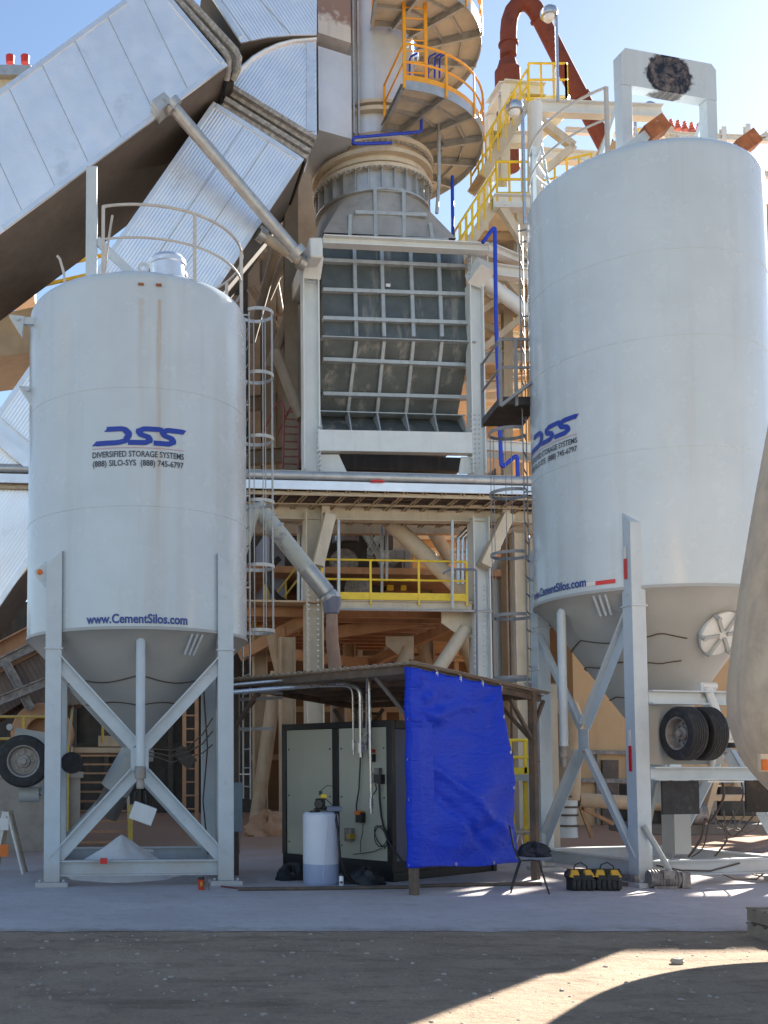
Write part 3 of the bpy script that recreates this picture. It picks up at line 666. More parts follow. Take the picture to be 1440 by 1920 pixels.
cb.tube([(1.28, -1.0, .30), (1.28, -.6, .22), (1.28, -.1, .20), (1.28, .4, .30)], .012, 6)
cb.tube([(.9, .3, .15), (1.1, .45, .05), (1.2, .75, .05), (1.25, .95, .2)], .012, 6)
cb.build('hydraulic_hose', m_cable, S2)
MB().box((1.2, -1.28, .12), (.3, .3, .1)).build('foot_jack', m_motor, S2)

mb = MB().prism([(5.02, 17.35, 7.72), (5.65, 17.35, 7.72), (5.75, 18.5, 7.72), (5.02, 18.5, 7.72)], (0, 0, .13))
o = mb.build('ladder_platform', m_hood, S2); o.matrix_parent_inverse = S2.matrix_basis.inverted()
mb = MB()
for x, y in ((5.04, 17.37), (5.04, 18.48), (5.6, 17.37), (5.3, 17.37)): mb.bar((x, y, 7.7), (x, y, 8.85), .05)
for zz in (8.83, 8.35): mb.tube([(5.65, 17.37, zz), (5.04, 17.37, zz), (5.04, 18.48, zz)], .024, 8)
mb.bar((5.04, 17.37, 7.7), (5.6, 17.1, 8.1), .05); o = mb.build('platform_railing', m_rlad, S2); o.matrix_parent_inverse = S2.matrix_basis.inverted()
# ------------------------------------------------------------------ shed, tarp, compressor and the things round them
SO = V((2.9, 14.4, 0)); SA = V((-.66, .75, 0)).normalized(); SB = V((.75, .66, 0)).normalized()
def S(a, b, z): return SO+SA*a+SB*b+Z*z
SAX = (SA, SB, Z)
RZ0, RSL = 3.09, -.075                           # roof height along SB
def rz(b): return RZ0+RSL*b
sh = thing('open_shed', 'open brown steel shelter with corrugated roof between the two silos', 'shelter', SO)
def loc(o, parent=None):                          # parent keeping world placement
    p = parent or sh; o.parent = p; o.matrix_parent_inverse = p.matrix_basis.inverted(); return o
for a, b in ((0, 0), (3.5, 0), (0, 3.0), (3.5, 3.0)):
    loc(MB().bar(S(a, b, -.1 if b == 0 and a == 0 else 0), S(a, b, rz(b)-.02), .1, .1, up=SB).build('post', m_shed))
for b in (0, 3.0): loc(MB().ch(S(0.05, b-.0, rz(b)-.06), S(3.45, b, rz(b)-.06), .05, .10, .012).build('roof_beam', m_shed))
for a in (0, 3.5): loc(MB().ch(S(a, -.05, rz(0)-.075), S(a, 3.25, rz(3.25)-.075), .05, .10, .012).build('roof_beam', m_shed))
for b in (1.0, 2.0): loc(MB().bar(S(.06, b, rz(b)-.06), S(3.44, b, rz(b)-.06), .05, .08).build('purlin', m_shed))
for (a, b, da, db) in ((0, 0, .6, 0), (3.5, 0, -.6, 0), (0, 3.0, .6, 0), (3.5, 3.0, -.6, 0), (3.5, 0, 0, .6), (0, 3.0, 0, -.6), (3.5, 3., 0, -.6)):
    loc(MB().bar(S(a+da*.02, b+db*.02, rz(b)-.75), S(a+da, b+db, rz(b)-.14), .05, .05).build('knee_brace', m_shed))
loc(MB().bar(S(-.0, 3.0, 2.3), S(-.0, 3.32, rz(3.3)-.1), .05, .05).build('knee_brace', m_shed))
mb = MB(); na, nb_ = 200, 2; vs = []; fs = []
for i in range(na+1):
    a = -.12+3.75*i/na; h = .018*sin(a*2*pi/.13)
    for j in range(nb_+1): b = -.12+3.5*j/nb_; vs.append(S(a, b, rz(b)+.02+h))
for i in range(na):
    for j in range(nb_): q = i*(nb_+1)+j; fs.append((q, q+nb_+1, q+nb_+2, q+1))
rf = mb.add(vs, fs).build('roof', m_roof); loc(rf); so = rf.modifiers.new('sol', 'SOLIDIFY'); so.thickness = .004
# tarp hung on the right-hand side
n1, n2 = 60, 80; vs = []; fs = []
random.seed(3)
for i in range(n1+1):
    u = i/n1
    for j in range(n2+1):
        v = j/n2
        top = rz(2.07*u)-.02-.03*abs(sin(u*4*pi)); b = -.08+(2.15+.36*v)*u; zbot = .37-.08*u
        z = top+(zbot-top)*v
        d = 0
        for k, (ang, fr, am, ph) in enumerate(((.9, 3.2, .035, 0), (1.15, 6.3, .018, 1.4), (.6, 9.5, .010, 2.2), (1.4, 15, .005, .6))):
            s_ = u*cos(ang)*2.1+v*sin(ang)*2.7; d += 1.7*am*sin(s_*fr+ph+1.2*sin(v*4+k))*(.25+.75*min(1, v*1.6))
        for (cx_, cy_) in ((0, .20), (0, .02), (.98, .0)):    # folds radiating from the ties
            r_ = math.hypot((u-cx_)*2.1, (v-cy_)*2.7); th_ = atan2((v-cy_)*2.7, (u-cx_)*2.1+1e-6); d += .035*sin(th_*9)*math.exp(-r_*1.1)*min(1, r_*3)
        for (u0_, v0_, u1_, v1_, am) in ((.0, .27, .85, .09, .05), (.02, .30, .9, .26, -.03), (.08, .42, 1.0, .88, .055), (.05, .52, .8, .98, -.045), (.1, .36, .2, .6, .04), (.5, .9, 1.0, .72, .03), (.0, .84, .55, .93, .03)):
            dx_, dy_ = (u1_-u0_)*2.1, (v1_-v0_)*2.7; ll = math.hypot(dx_, dy_); px_, py_ = (u-u0_)*2.1, (v-v0_)*2.7
            al = (px_*dx_+py_*dy_)/ll; pe = (px_*dy_-py_*dx_)/ll+.03*sin(al*5); d += am*math.exp(-(pe/.085)**2)*max(0, min(1, al*3))*max(0, min(1, (ll-al)*2.5))
        edge = .035*sin(v*11+.6)*max(0, 1-u*9)
        if u < .2: d = max(d, .006)
        p = S(-.075-d, b+edge-.015*sin(v*7)*u, z+.012*sin(u*9)*v)
        if u < .045: p = S(-.07-d*u/.045+.12*(1-u/.045), -.085+.012*sin(v*23), z)
        vs.append(p)
for i in range(n1):
    for j in range(n2): q = i*(n2+1)+j; fs.append((q, q+1, q+n2+2, q+n2+1))
tp = MB().add(vs, fs).build('tarpaulin', m_tarp, None); so = tp.modifiers.new('sol', 'SOLIDIFY'); so.thickness = .004
tag(tp, 'bright blue tarp hung with wrinkles from the shelter roof', 'tarpaulin')
mb = MB()
for (u, v) in ((.01, .26), (.01, .46), (.012, .66), (.012, .985), (.36, .985), (.7, .985), (.985, .17), (.985, .37), (.985, .58), (.25, .012), (.5, .012), (.75, .012)):
    i, j = round(u*n1), round(v*n2); p = V(vs[i*(n2+1)+j]); nn = -SA
    mb.ring(p+nn*.004, .012, .024, .006, 12, ax=(SB, Z, nn))
ey = mb.build('eyelet', m_chrome); ey.parent = tp
for u in (.25, .5, .75, .985):
    i = round(u*n1); p = V(vs[i*(n2+1)+1]); MB().tube([p-SA*.02-Z*.05, p-SA*.03+Z*.02, p+SA*.02+Z*.07], .004, 5).build('tie', m_pale).parent = tp
p = V(vs[(n2+1)+round(.26*n2)]); MB().tube([p-SA*.02, p-SA*.02+SB*.13], .006, 5).build('tie', m_pale).parent = tp
# compressor cabinet
KA, KB = 1.17, 1.03; CL, CW, CH = 2.28, 2.75, 2.42
def K(a, b, z): return S(KA+a, KB+b, z)
cmpr = thing('compressor_cabinet', 'black framed cabinet with grey-green panels under the shelter', 'cabinet', K(0, 0, 0))
def kb(a0, a1, b0, b1, z0, z1): return MB().box(K((a0+a1)/2, (b0+b1)/2, (z0+z1)/2), (a1-a0, b1-b0, z1-z0), SAX)
skid = MB()
for bb in (.02, CW-.12): 
    m_ = kb(0, CL, bb, bb+.1, .0, .14); skid.add(m_.v, m_.f)
for aa in (.02, CL-.12):
    m_ = kb(aa, aa+.1, .125, CW-.125, .0, .135); skid.add(m_.v, m_.f)
m_ = kb(.01, CL-.01, .01, CW-.01, .142, .30); skid.add(m_.v, m_.f)
loc(skid.build('skid', m_black), cmpr)
fr_ = MB(); e = .1
for aa in (0, CL-e):
    for bb in (0, CW-e): m_ = kb(aa, aa+e, bb, bb+e, .30, CH); fr_.add(m_.v, m_.f)
for bb in (0.002, CW-e-.002): m_ = kb(e, CL-e, bb, bb+e, CH-.1, CH-.002); fr_.add(m_.v, m_.f)
for aa in (0.002, CL-e-.002): m_ = kb(aa, aa+e, e, CW-e, CH-.13, CH-.003); fr_.add(m_.v, m_.f)
m_ = kb(CL*.46, CL*.46+.13, .002, .08, .30, CH-.1); fr_.add(m_.v, m_.f); m_ = kb(.0, .08, CW*.5, CW*.5+.1, .30, CH-.13); fr_.add(m_.v, m_.f)
m_ = kb(.05, CL-.05, .05, CW-.05, CH-.04, CH-.02); fr_.add(m_.v, m_.f)
loc(fr_.build('cabinet_frame', m_black, bevel=.006), cmpr)
for (a0, a1) in ((e+.004, CL*.46-.004), (CL*.46+.134, CL-e-.004)):
    pn = loc(kb(a0, a1, .014, .05, .305, CH-.105).build('panel', m_panel, bevel=.004), cmpr)
    bt = MB()
    for aa in (a0+.05, a1-.05):
        for z_ in (.5, 1.25, 2.0): bt.cyl(K(aa, .016, z_), K(aa, .006, z_), .013, 8)
    loc(bt.build('bolt', m_black), pn)
for (b0, b1) in ((e+.004, CW*.5-.004), (CW*.5+.104, CW-e-.004)):
    loc(kb(.014, .05, b0, b1, .305, CH-.135).build('panel', m_bpanel, bevel=.004), cmpr)
loc(kb(CL-.05, CL-.014, e+.004, CW-e-.004, .305, CH-.135).build('panel', m_panel), cmpr); loc(kb(e+.004, CL-e-.004, CW-.05, CW-.014, .305, CH-.105).build('panel', m_panel), cmpr)
def kp(px, py, off=0.0):                     # point on the cabinet's front panel plane
    d = ray(px, py); c = V((0, 0, CAMZ)); nn = SB; q = K(0, .012-off, 0); t = (q-c).dot(nn)/d.dot(nn); return c+d*t
def knob(px, py, w_, h_, dp, mt, name, bev=.004):
    c_ = kp(px, py, dp/2); return loc(MB().box(c_, (w_, dp, h_), SAX).build(name, mt, bevel=bev), cmpr)
knob(698, 1421, .07, .12, .08, m_black, 'switch_box'); knob(698, 1408, .05, .05, .09, m_redp, 'lamp')
knob(709, 1446, .09, .1, .08, m_motor, 'switch_box'); knob(714, 1461, .08, .14, .1, m_hood, 'socket_box'); knob(701, 1458, .05, .16, .07, m_motor, 'socket_box')
knob(676, 1533, .12, .15, .1, m_black, 'control_unit'); knob(674, 1524, .1, .06, .12, m_org, 'control_unit')
knob(655, 1565, .14, .2, .08, m_motor, 'valve_block'); knob(658, 1568, .08, .08, .12, m_yeld, 'valve_block'); knob(716, 1480, .06, .05, .01, m_hop, 'plate')
cb = MB()
def hang(pts, r, off=.05): return [kp(x, y, off+.0) for x, y in pts]
cb.tube(hang([(676, 1412), (675, 1440), (673, 1480), (668, 1510), (669, 1525)], .1), .011, 8)
cb.tube(hang([(711, 1468), (712, 1500), (715, 1530), (719, 1550), (724, 1568), (736, 1590), (752, 1612), (766, 1630)], .1), .016, 8)
lp = [(714+12*sin(t*.5+.6*(t > 12)), 1568+20*cos(t*.5)) for t in range(0, 26)]
cb.tube(hang(lp, .1), .008, 6); cb.tube(hang([(716, 1590), (700, 1597), (680, 1600), (662, 1602)], .1), .006, 6)
cb.tube(hang([(681, 1540), (680, 1560), (676, 1578), (676, 1598)], .1), .005, 6); cb.tube(hang([(700, 1490), (706, 1480), (704, 1470)], .1), .01, 6)
loc(cb.build('hose', m_hose), cmpr)
# white dosing tank with pump
T0 = G(606, 1661); T0 = T0+V((.0, .27, 0))
tk = thing('dosing_tank', 'translucent white drum with blue liquid and a pump on top', 'tank', T0)
MB().lathe([(.26, .30), (.262, .34), (.262, .98), (.255, 1.02), (.22, 1.05), (0, 1.06)], n=48, cap=False).build('drum', m_tank, tk)
MB().lathe([(.25, 0.), (.262, .02), (.262, .30), (.26, .30)], n=48, cap=True).build('drum_base', m_liq, tk)
MB().lathe([(.06, 1.05), (.075, 1.052), (.075, 1.07), (.06, 1.075), (.0, 1.055)], (-.1, -.12, 0), 20).build('filler_cap', m_black, tk)
mb = MB().box((.0, .02, 1.16), (.13, .16, .18)).cyl((-.04, -.1, 1.17), (-.0, .0, 1.17), .07, 16); mb.box((0, .02, 1.09), (.18, .2, .03)); pmp = mb.build('pump', m_black, tk, bevel=.01)
MB().box((.045, -.03, 1.285), (.09, .1, .06)).build('pump_knob', m_yel, pmp, bevel=.01); MB().cyl((.0, -.02, 1.3), (.0, -.02, 1.36), .025, 10).build('pump_nozzle', m_black, pmp)
MB().box((.19, -.02, 1.1), (.22, .22, .07)).build('pump_tray', m_bpanel, tk, bevel=.006)
mb = MB(); mb.tube([(.0, -.02, 1.36), (.1, 0, 1.44), (.2, .05, 1.43), (.28, .1, 1.3), (.3, .12, 1.1)], .005, 6); mb.tube([(.06, -.05, 1.25), (.12, -.05, 1.2), (.2, -.05, 1.12)], .006, 6)
mb.tube([(.2, -.12, 1.06), (.22, -.25, .8), (.25, -.26, .4), (.33, -.2, .15), (.42, -.15, .05), (.55, -.15, .03)], .018, 8); mb.build('hose', m_hose, tk)
MB().tube([(.27*cos(1.5*pi+.3*k/8), .27*sin(1.5*pi+.3*k/8), .1+.9*k/8) for k in range(9)], .004, 5).build('mould_seam', m_tank, tk)
def lump(name, px, py, size, mt, label, cat, seed=1, lumps=7):
    c = G(px, py); random.seed(seed); mb = MB(); n = 26
    prof = [(sin(pi/2*i/10), cos(pi/2*i/10)) for i in range(11)][::-1]
    vs = []; fs = []
    for i in range(n*2):
        a = pi*i/n
        for k, (r, z_) in enumerate(prof):
            f = 1+.18*sin(a*3+seed)+.12*sin(a*5+z_*6+seed*2)+.08*sin(a*9+z_*11)
            vs.append((r*f*cos(a)*size[0]/2, r*f*sin(a)*size[1]/2, max(0, z_*size[2]*(1+.25*sin(a*2+seed)+.15*sin(a*7+r*8)))))
    kk = len(prof)
    for i in range(n*2):
        j = (i+1) % (2*n)
        for k in range(kk-1): fs.append((i*kk+k, j*kk+k, j*kk+k+1, i*kk+k+1))
    o = mb.add(vs, fs).build(name, mt); o.location = c; return tag(o, label, cat)
lump('plastic_sheet', 545, 1650, (.5, .35, .2), m_bag, 'small crumpled black sheeting left of the white drum', 'sheeting', 2)
lump('plastic_sheet', 684, 1658, (.62, .4, .22), m_bag, 'larger crumpled black sheeting right of the spray can', 'sheeting', 5)
cn = thing('spray_can', 'white spray can with black cap beside the white drum', 'spray can', G(640, 1664))
MB().lathe([(.031, 0), (.033, .005), (.033, .15), (.027, .165), (.0, .166)], n=20).build('can_body', m_can, cn); MB().lathe([(.027, .165), (.027, .2), (.0, .203)], n=16).build('can_cap', m_black, cn)
MB().lathe([(.0335, .06), (.0335, .09)], n=20, a0=4, a1=5.2, cap=False).build('can_label', m_ink, cn)
cu_ = thing('paper_cup', 'red drink cup with black lid by the left silo foot', 'cup', G(377, 1669))
MB().lathe([(.035, 0), (.048, .15), (0, .151)], n=24).build('cup_body', m_redp, cu_); MB().lathe([(.050, .15), (.050, .165), (.044, .17), (.042, .185), (0, .185)], n=24).build('cup_lid', m_black, cu_)
MB().lathe([(.0415, .06), (.0468, .12)], n=12, a0=4.4, a1=5.2, cap=False).build('cup_label', m_toolb, cu_)
tin = MB().lathe([(.03, 0), (.034, .005), (.034, .08), (.036, .085), (.036, .1), (0, .1)], n=20).build('tin', m_motor); tin.location = G(388, 1669); tag(tin, 'small dark tin beside the red drink cup', 'tin')
def gpipe(pts, r, mt, name, label, cat):
    p = [G(x, y)+Z*r for x, y in pts]; o = MB().tube([q-p[0] for q in p], r, 10).build(name, mt); o.location = p[0]; return tag(o, label, cat)
gpipe([(446, 1671), (560, 1670), (690, 1668), (768, 1667)], .028, m_shed, 'steel_pipe', 'dark pipe lying on the ground in front of the cabinet', 'pipe')
gpipe([(776, 1665), (900, 1662), (1015, 1661)], .028, m_shed, 'steel_pipe', 'dark pipe on the ground running under the chair', 'pipe')
gpipe([(415, 1664), (440, 1667), (460, 1669)], .015, m_maroon, 'steel_pipe', 'short dark red rod at the left silo foot', 'rod')
# conduits running from the left silo over to the cabinet
cg_ = MB(); 
def cpt(px, py, t): a = P(440, 1285, 16.4); b = kp(676, 1300, .35); return P(px, py, a.y+(b.y-a.y)*t)
def cond(pts, r, label, drop=None):
    pp = [V(p) for p in pts]; out = [pp[0]]
    for i in range(1, len(pp)-1):
        a, b, c_ = pp[i-1], pp[i], pp[i+1]; l = .14
        p0 = b+(a-b).normalized()*l; p1 = b+(c_-b).normalized()*l
        out += [p0]+[p0.lerp(b, t).lerp(b.lerp(p1, t), t) for t in (.25, .5, .75)]+[p1]
    out.append(pp[-1]); mb = MB().tube([q-pp[0] for q in out], r, 10)
    c0 = pp[-1]-pp[0]; d = (pp[-1]-pp[-2]).normalized(); mb.cyl(c0-d*.1, c0+d*.05, r*1.7, 10); mb.cyl(c0+d*.05, c0+d*.12, r*.9, 8)
    o = mb.build('conduit', m_chrome); o.location = pp[0]; return tag(o, label, 'conduit', 'metal conduits between silo and cabinet')
cond([P(437, 1298, 16.0), P(640, 1281, 16.3), kp(676, 1290, .3), kp(677, 1405, .25)], .036, 'thick lower metal conduit bending down onto the cabinet')
cond([P(437, 1284, 16.1), P(640, 1266, 16.4), kp(692, 1263, .3), kp(696, 1510, .25)], .022, 'upper thin metal conduit that drops to a long loose end')
cond([P(600, 1287, 16.2), kp(661, 1286, .32), kp(663, 1400, .27)], .016, 'thinnest short metal conduit left of the thick one')
cond([kp(689, 1270, .2), kp(688, 1300, .12), kp(688, 1390, .1)], .024, 'square-dropped metal conduit behind the loose-ended one')
gt = thing('cable_gantry', 'thin grey steel bracket frame beside the left silo ladder', 'bracket', P(446, 1590, 17.2))
mb = MB()
o0 = P(446, 1590, 17.2)
for (x0, y0, x1, y1) in ((446, 1600, 446, 1280), (440, 1296, 530, 1300), (440, 1312, 530, 1308), (444, 1367, 512, 1366)):
    mb.bar(P(x0, y0, 17.2)-o0, P(x1, y1, 17.2)-o0, .07 if x0 == x1 else .04, .05)
mb.build('bracket_arm', m_rlad, gt)
# chairs
def chair(name, label, o0, rot, mt_f, mt_s, group=None):
    c = thing(name, label, 'chair', o0, rot, group)
    for s_ in (-.22, .22):
        MB().tube([(.20, s_, 0), (.12, s_, .28), (.08, s_, .44), (-.02, s_, .455)], .012, 8).build('leg', mt_f, c)
        MB().tube([(-.30, s_, 0), (-.22, s_, .26), (-.16, s_, .44), (-.02, s_, .455)], .012, 8).build('leg', mt_f, c)
    MB().tube([(-.18, -.22, .46), (-.25, -.22, .62), (-.29, -.2, .86), (-.30, -.12, .90), (-.30, .12, .90), (-.29, .2, .86), (-.25, .22, .62), (-.18, .22, .46)], .012, 8).build('back_frame', mt_f, c)
    sb = MB(); n = 8
    for z0, z1 in ((0, .035),):
        g = []
        for i in range(n+1):
            x = -.22+.46*i/n; g.append([(x, y, .462+.015*sin(pi*(i/n))*-1+(.012 if abs(y) > .2 else 0)) for y in (-.22, -.12, 0, .12, .22)])
        vs = [p for r in g for p in r]+[(p[0], p[1], p[2]+.03) for r in g for p in r]; m5 = 5; N = (n+1)*5; fs = []
        for i in range(n):
            for j in range(4): q = i*5+j; fs += [(q, q+1, q+6, q+5), (N+q, N+q+5, N+q+6, N+q+1)]
        for i in range(n): fs += [(i*5, i*5+5, N+i*5+5, N+i*5), (i*5+4, N+i*5+4, N+i*5+9, i*5+9)]
        for j in range(4): fs += [(j, N+j, N+j+1, j+1), (n*5+j, n*5+j+1, N+n*5+j+1, N+n*5+j)]
        sb.add(vs, fs)
    sb.build('seat', mt_s, c)
    MB().prism([(-.245, -.19, .58), (-.245, .19, .58), (-.29, .18, .84), (-.29, -.18, .84)], (.022, 0, .004)).build('backrest', mt_s, c, bevel=.008)
    return c
C0 = P(1000, 1672, 14.75); C0.z = 0
chair('metal_chair', 'dark metal chair with a black bag on its seat, beside the blue tarp', C0, radians(-16), m_black, m_bpanel, 'metal chairs')
cpos = P(978, 1590, 20.5); cpos.z = 0
chair('metal_chair', 'sunlit pale chair far behind, seen past the edge of the blue tarp', cpos, radians(10), m_chrome, m_cream, 'metal chairs')
def soft(name, c, size, mt, label, cat, rot=0, seed=1):
    o = lump(name, 720, 1700, size, mt, label, cat, seed); o.location = c; o.rotation_euler = (0, 0, rot); return o
soft('shoulder_bag', C0+V((-.0, 0, .495)), (.46, .34, .15), m_fab, 'black bag slumped on the seat of the dark metal chair', 'bag', .3, 3)
def tool_bag(px, label, rot):
    c = G(px, 1672)+V((0, .16, 0)); t = thing('tool_bag', label, 'tool bag', c, rot, 'tool bags on the ground')
    w_, d_, h_ = .295, .25, .22
    mb = MB(); mb.ext([V((-w_/2, -d_/2, 0)), V((w_/2, -d_/2, 0)), V((w_/2, d_/2, 0)), V((-w_/2, d_/2, 0))], [V((-w_/2*.98, -d_/2*.96, h_)), V((w_/2*.98, -d_/2*.96, h_)), V((w_/2*.98, d_/2*.96, h_)), V((-w_/2*.98, d_/2*.96, h_))])
    for k in range(5): mb.box((-.14+.07*k, -d_/2-.008, .09), (.058, .03, .13))
    mb.build('bag_body', m_bag, t, bevel=.015)
    for s_ in (-1, 1):
        MB().ext([V((s_*.03+(-.15 if s_ < 0 else 0), -d_/2*.99, h_-.03)), V((s_*.03+(.0 if s_ < 0 else .15), -d_/2*.99, h_-.03)), V((s_*.03+(.0 if s_ < 0 else .15), d_/2*.9, h_-.03)), V((s_*.03+(-.15 if s_ < 0 else 0), d_/2*.9, h_-.03))],
                 [V((s_*.05+(-.09 if s_ < 0 else 0), -.06, h_+.07)), V((s_*.05+(.0 if s_ < 0 else .09), -.06, h_+.07)), V((s_*.05+(.0 if s_ < 0 else .09), .05, h_+.07)), V((s_*.05+(-.09 if s_ < 0 else 0), .05, h_+.07))]).build('bag_top', m_toolb, t, bevel=.012)
    mb = MB(); mb.box((0, -.0, h_+.035), (.36, .05, .09)); mb.sphere((-.15, 0, h_), .07, 6); mb.sphere((.15, 0, h_), .07, 6); mb.box((0, -d_/2-.0, h_-.03), (.05, .012, .12)); mb.build('bag_flap', m_bag, t, bevel=.015)
    MB().tube([(-.1, -.03, h_+.06), (-.08, -.05, h_+.14), (0, -.05, h_+.17), (.08, -.05, h_+.12), (.1, -.03, h_+.06)], .009, 6).build('bag_handle', m_bag, t)
    return t
tool_bag(1095, 'black and yellow tool bag nearer the metal chair', .08); tool_bag(1146, 'black and yellow tool bag next to the silo foot', -.1)
# loose auger motor
mo = G(1236, 1662)+V((.0, -.25, 0)); mt_ = thing('auger_motor', 'dusty grey motor with a long rod lying at the right silo foot', 'motor', mo)
mb = MB().cyl((-.26, 0, .13), (.16, 0, .13), .125, 18); mb.cyl((.16, 0, .13), (.24, 0, .13), .09, 12)
for k in range(9): mb.ring((-.22+.042*k, 0, .13), .12, .138, .014, 18, ax=(V((0, 1, 0)), Z, V((1, 0, 0))))
mb.box((-.02, -.1, .2), (.16, .1, .12)); mb.box((-.05, 0, .02), (.34, .22, .04)); mb.box((.24, 0, .12), (.12, .2, .22)); mb.build('motor_body', m_motor, mt_, bevel=.006)
MB().cyl((.1, .0, .15), P(1207, 1548, 15.3)-mo, .042, 12).build('rod', m_hop, mt_)
for k, (px, py, lab) in enumerate(((1180, 1662, 'flat dark timber block under the right silo foot'),)):
    o = MB().box((0, 0, .03), (.62, .2, .06)).build('timber_block', m_shed, bevel=.005); o.location = G(px, py)+V((.1, .05, 0)); tag(o, lab, 'block')
cb = MB(); c0 = G(1438, 1648)
random.seed(4)
for k in range(9):
    r_ = .12+.02*random.random(); cb.arc((random.uniform(-.03, .06), .12+random.uniform(-.02, .02), .05+.022*k), r_, 0, 5.6, 0, .03, .012, 20, 6, ax=(V((1, .0, .2*random.uniform(-1, 1))), V((0, 1, random.uniform(-.3, .3))), Z))
o = cb.build('cable_coil', m_wood); o.location = c0; tag(o, 'tangled brown cable coil on the ground at the right edge', 'cable')
pl = thing('pallet', 'weathered wooden pallet stack corner at the right edge', 'pallet', G(1411, 1788)+V((1.0, .62, 0)))
for z_ in (0, .15):
    for k in range(5): MB().box((0, -.4+.2*k, .125+z_), (1.0, .12, .022)).build('plank', m_wood, pl)
    for k in (-.45, 0, .45): MB().box((k, 0, .056+z_), (.09, .9, .112)).build('bearer', m_wood, pl)
# cement heap, bucket, barricade
hp = MB(); vs = []; fs = []; n = 64; k = 12
for i in range(n):
    a = 2*pi*i/n
    for j in range(k+1):
        t = j/k; r = .92*t*(1+.06*sin(a*3)+.04*sin(a*7)); vs.append((r*cos(a), r*sin(a), (.66*(1-t)**1.02)+.012*sin(a*5+t*9)*t*(1-t)*4-.002))
for i in range(n):
    j2 = (i+1) % n
    for j in range(k): fs.append((i*(k+1)+j, j2*(k+1)+j, j2*(k+1)+j+1, i*(k+1)+j+1))
o = hp.add(vs, fs).build('powder_heap', m_powder); c = P(228, 1640, 16.9); c.z = 0.0; o.location = c; tag(o, 'cone of pale cement powder under the left silo', 'powder heap')
bk = thing('bucket', 'white plastic bucket behind the cement powder heap', 'bucket', V((P(270, 1620, 17.3).x, 17.3, .0)))
MB().lathe([(.12, 0), (.15, .36), (.158, .36), (.158, .38), (.14, .38), (0, .37)], n=28).build('bucket_body', m_pale, bk); MB().tube([(-.15, 0, .34), (-.1, -.14, .2), (0, -.17, .15), (.1, -.14, .2), (.15, 0, .34)], .004, 6).build('bucket_handle', m_chrome, bk)
bp = P(14, 1632, 17.4); bp.z = 0
br = thing('barricade', 'worn white A-frame barricade with orange stripes at the left edge', 'barricade', bp)
for (x0, x1) in ((.28, .02), (-.22, -.02)):
    for yy in (-.3, .3): MB().bar((x0, yy*.6, 0), (x1, yy*.6, 1.0), .085, .03).build('leg', m_wood if yy > 0 else mat('worn_white_paint', (.68, .66, .62), .7, 0, .1, 5, col2=(.4, .22, .12), c2=(.6, .66), s2=9), br)
for z_, cc in ((.8, m_pale), (.38, m_org)): MB().box((-.25, -.22, z_), (.6, .03, .19)).build('board', cc, br)
# tapered drum at the right edge
dc = P(1631, 1300, 10.5)
tkr = thing('mixer_drum', 'beige tapered truck drum jutting in at the right edge', 'drum', (dc.x, dc.y, 0))
k_ = 10.5/2000
def dz(py): return CAMZ+(1440-py)*k_
key = [(60*k_, dz(1640)), (95*k_, dz(1560)), (160*k_, dz(1499)), (186*k_, dz(1471)), (210*k_, dz(1439)), (229*k_, dz(1398)), (240*k_, dz(1355)), (243*k_, dz(1310)), (241*k_, dz(1272)), (223*k_, dz(1150)), (208*k_, dz(1056)), (180*k_, dz(900)), (160*k_, dz(800)), (130*k_, dz(640)), (60*k_, dz(600)), (0, dz(590))]
pr = []
for i in range(len(key)-1):
    for q in range(4): t = q/4; pr.append((key[i][0]*(1-t)+key[i+1][0]*t, key[i][1]*(1-t)+key[i+1][1]*t))
pr.append(key[-1])
for _ in range(4): pr = [pr[0]]+[((pr[i-1][0]+2*pr[i][0]+pr[i+1][0])/4, (pr[i-1][1]+2*pr[i][1]+pr[i+1][1])/4) for i in range(1, len(pr)-1)]+[pr[-1]]
MB().lathe(pr, (0, 0, 0), 96, cap=False).build('drum_shell', m_tankr, tkr)
p = P(1434, 1430, 9.75)-V((dc.x, dc.y, 0)); mb = MB().box(p, (.10, .05, .16)); ml = mb.build('lamp_bracket', m_tankr, tkr); MB().box(p+V((-.02, -.03, -.02)), (.05, .03, .10)).build('marker_lamp', m_org, ml)
MB().bar(V((0, 0, 0)), V((0, 0, .75)), .5, .5).build('pedestal', m_hop, tkr); p = P(1432, 1493, 12.2)-V((dc.x, dc.y, 0)); MB().box(p, (.42, .03, .36)).build('mudflap', m_rub, tkr)
# ------------------------------------------------------------------ the plant behind
def base(px, py, off, name, label, cat, group=None, z=0):
    p = F(px, py, off); return thing(name, label, cat, (p.x, p.y, z), 0, group)
def pt(mb, name, mt, parent, **k): return loc(mb.build(name, mt, None, **k), parent)
def sub(mb, name, mt, parent, **k):           # sub-part under a part that itself sits in world space
    o = mb.build(name, mt, None, **k); o.parent = parent; o.matrix_parent_inverse = M4.Identity(4)
    root = parent.parent
    o.matrix_parent_inverse = (root.matrix_basis @ parent.matrix_parent_inverse @ parent.matrix_basis).inverted() if root else parent.matrix_basis.inverted()
    return o
def sl(poly, off, th, mb=None): return (mb or MB()).prism([F(x, y, off) for x, y in poly], BN*th)
def vcol(mb, px, y0, y1, off, w_, h_, kind='i', t=.035):
    a = F(px, (y0+y1)/2, off); z0, z1 = F(px, y1, off).z, F(px, y0, off).z; p, q = V((a.x, a.y, z0)), V((a.x, a.y, z1))
    if kind == 'i': mb.ib(p, q, w_, h_, t, up=BU)
    elif kind == 'f': mb.ib(p, q, w_, h_, t, up=BN)
    elif kind == 'o': mb.cyl(p, q, w_, 16)
    else: mb.bar(p, q, w_, h_, up=BN)
    return mb
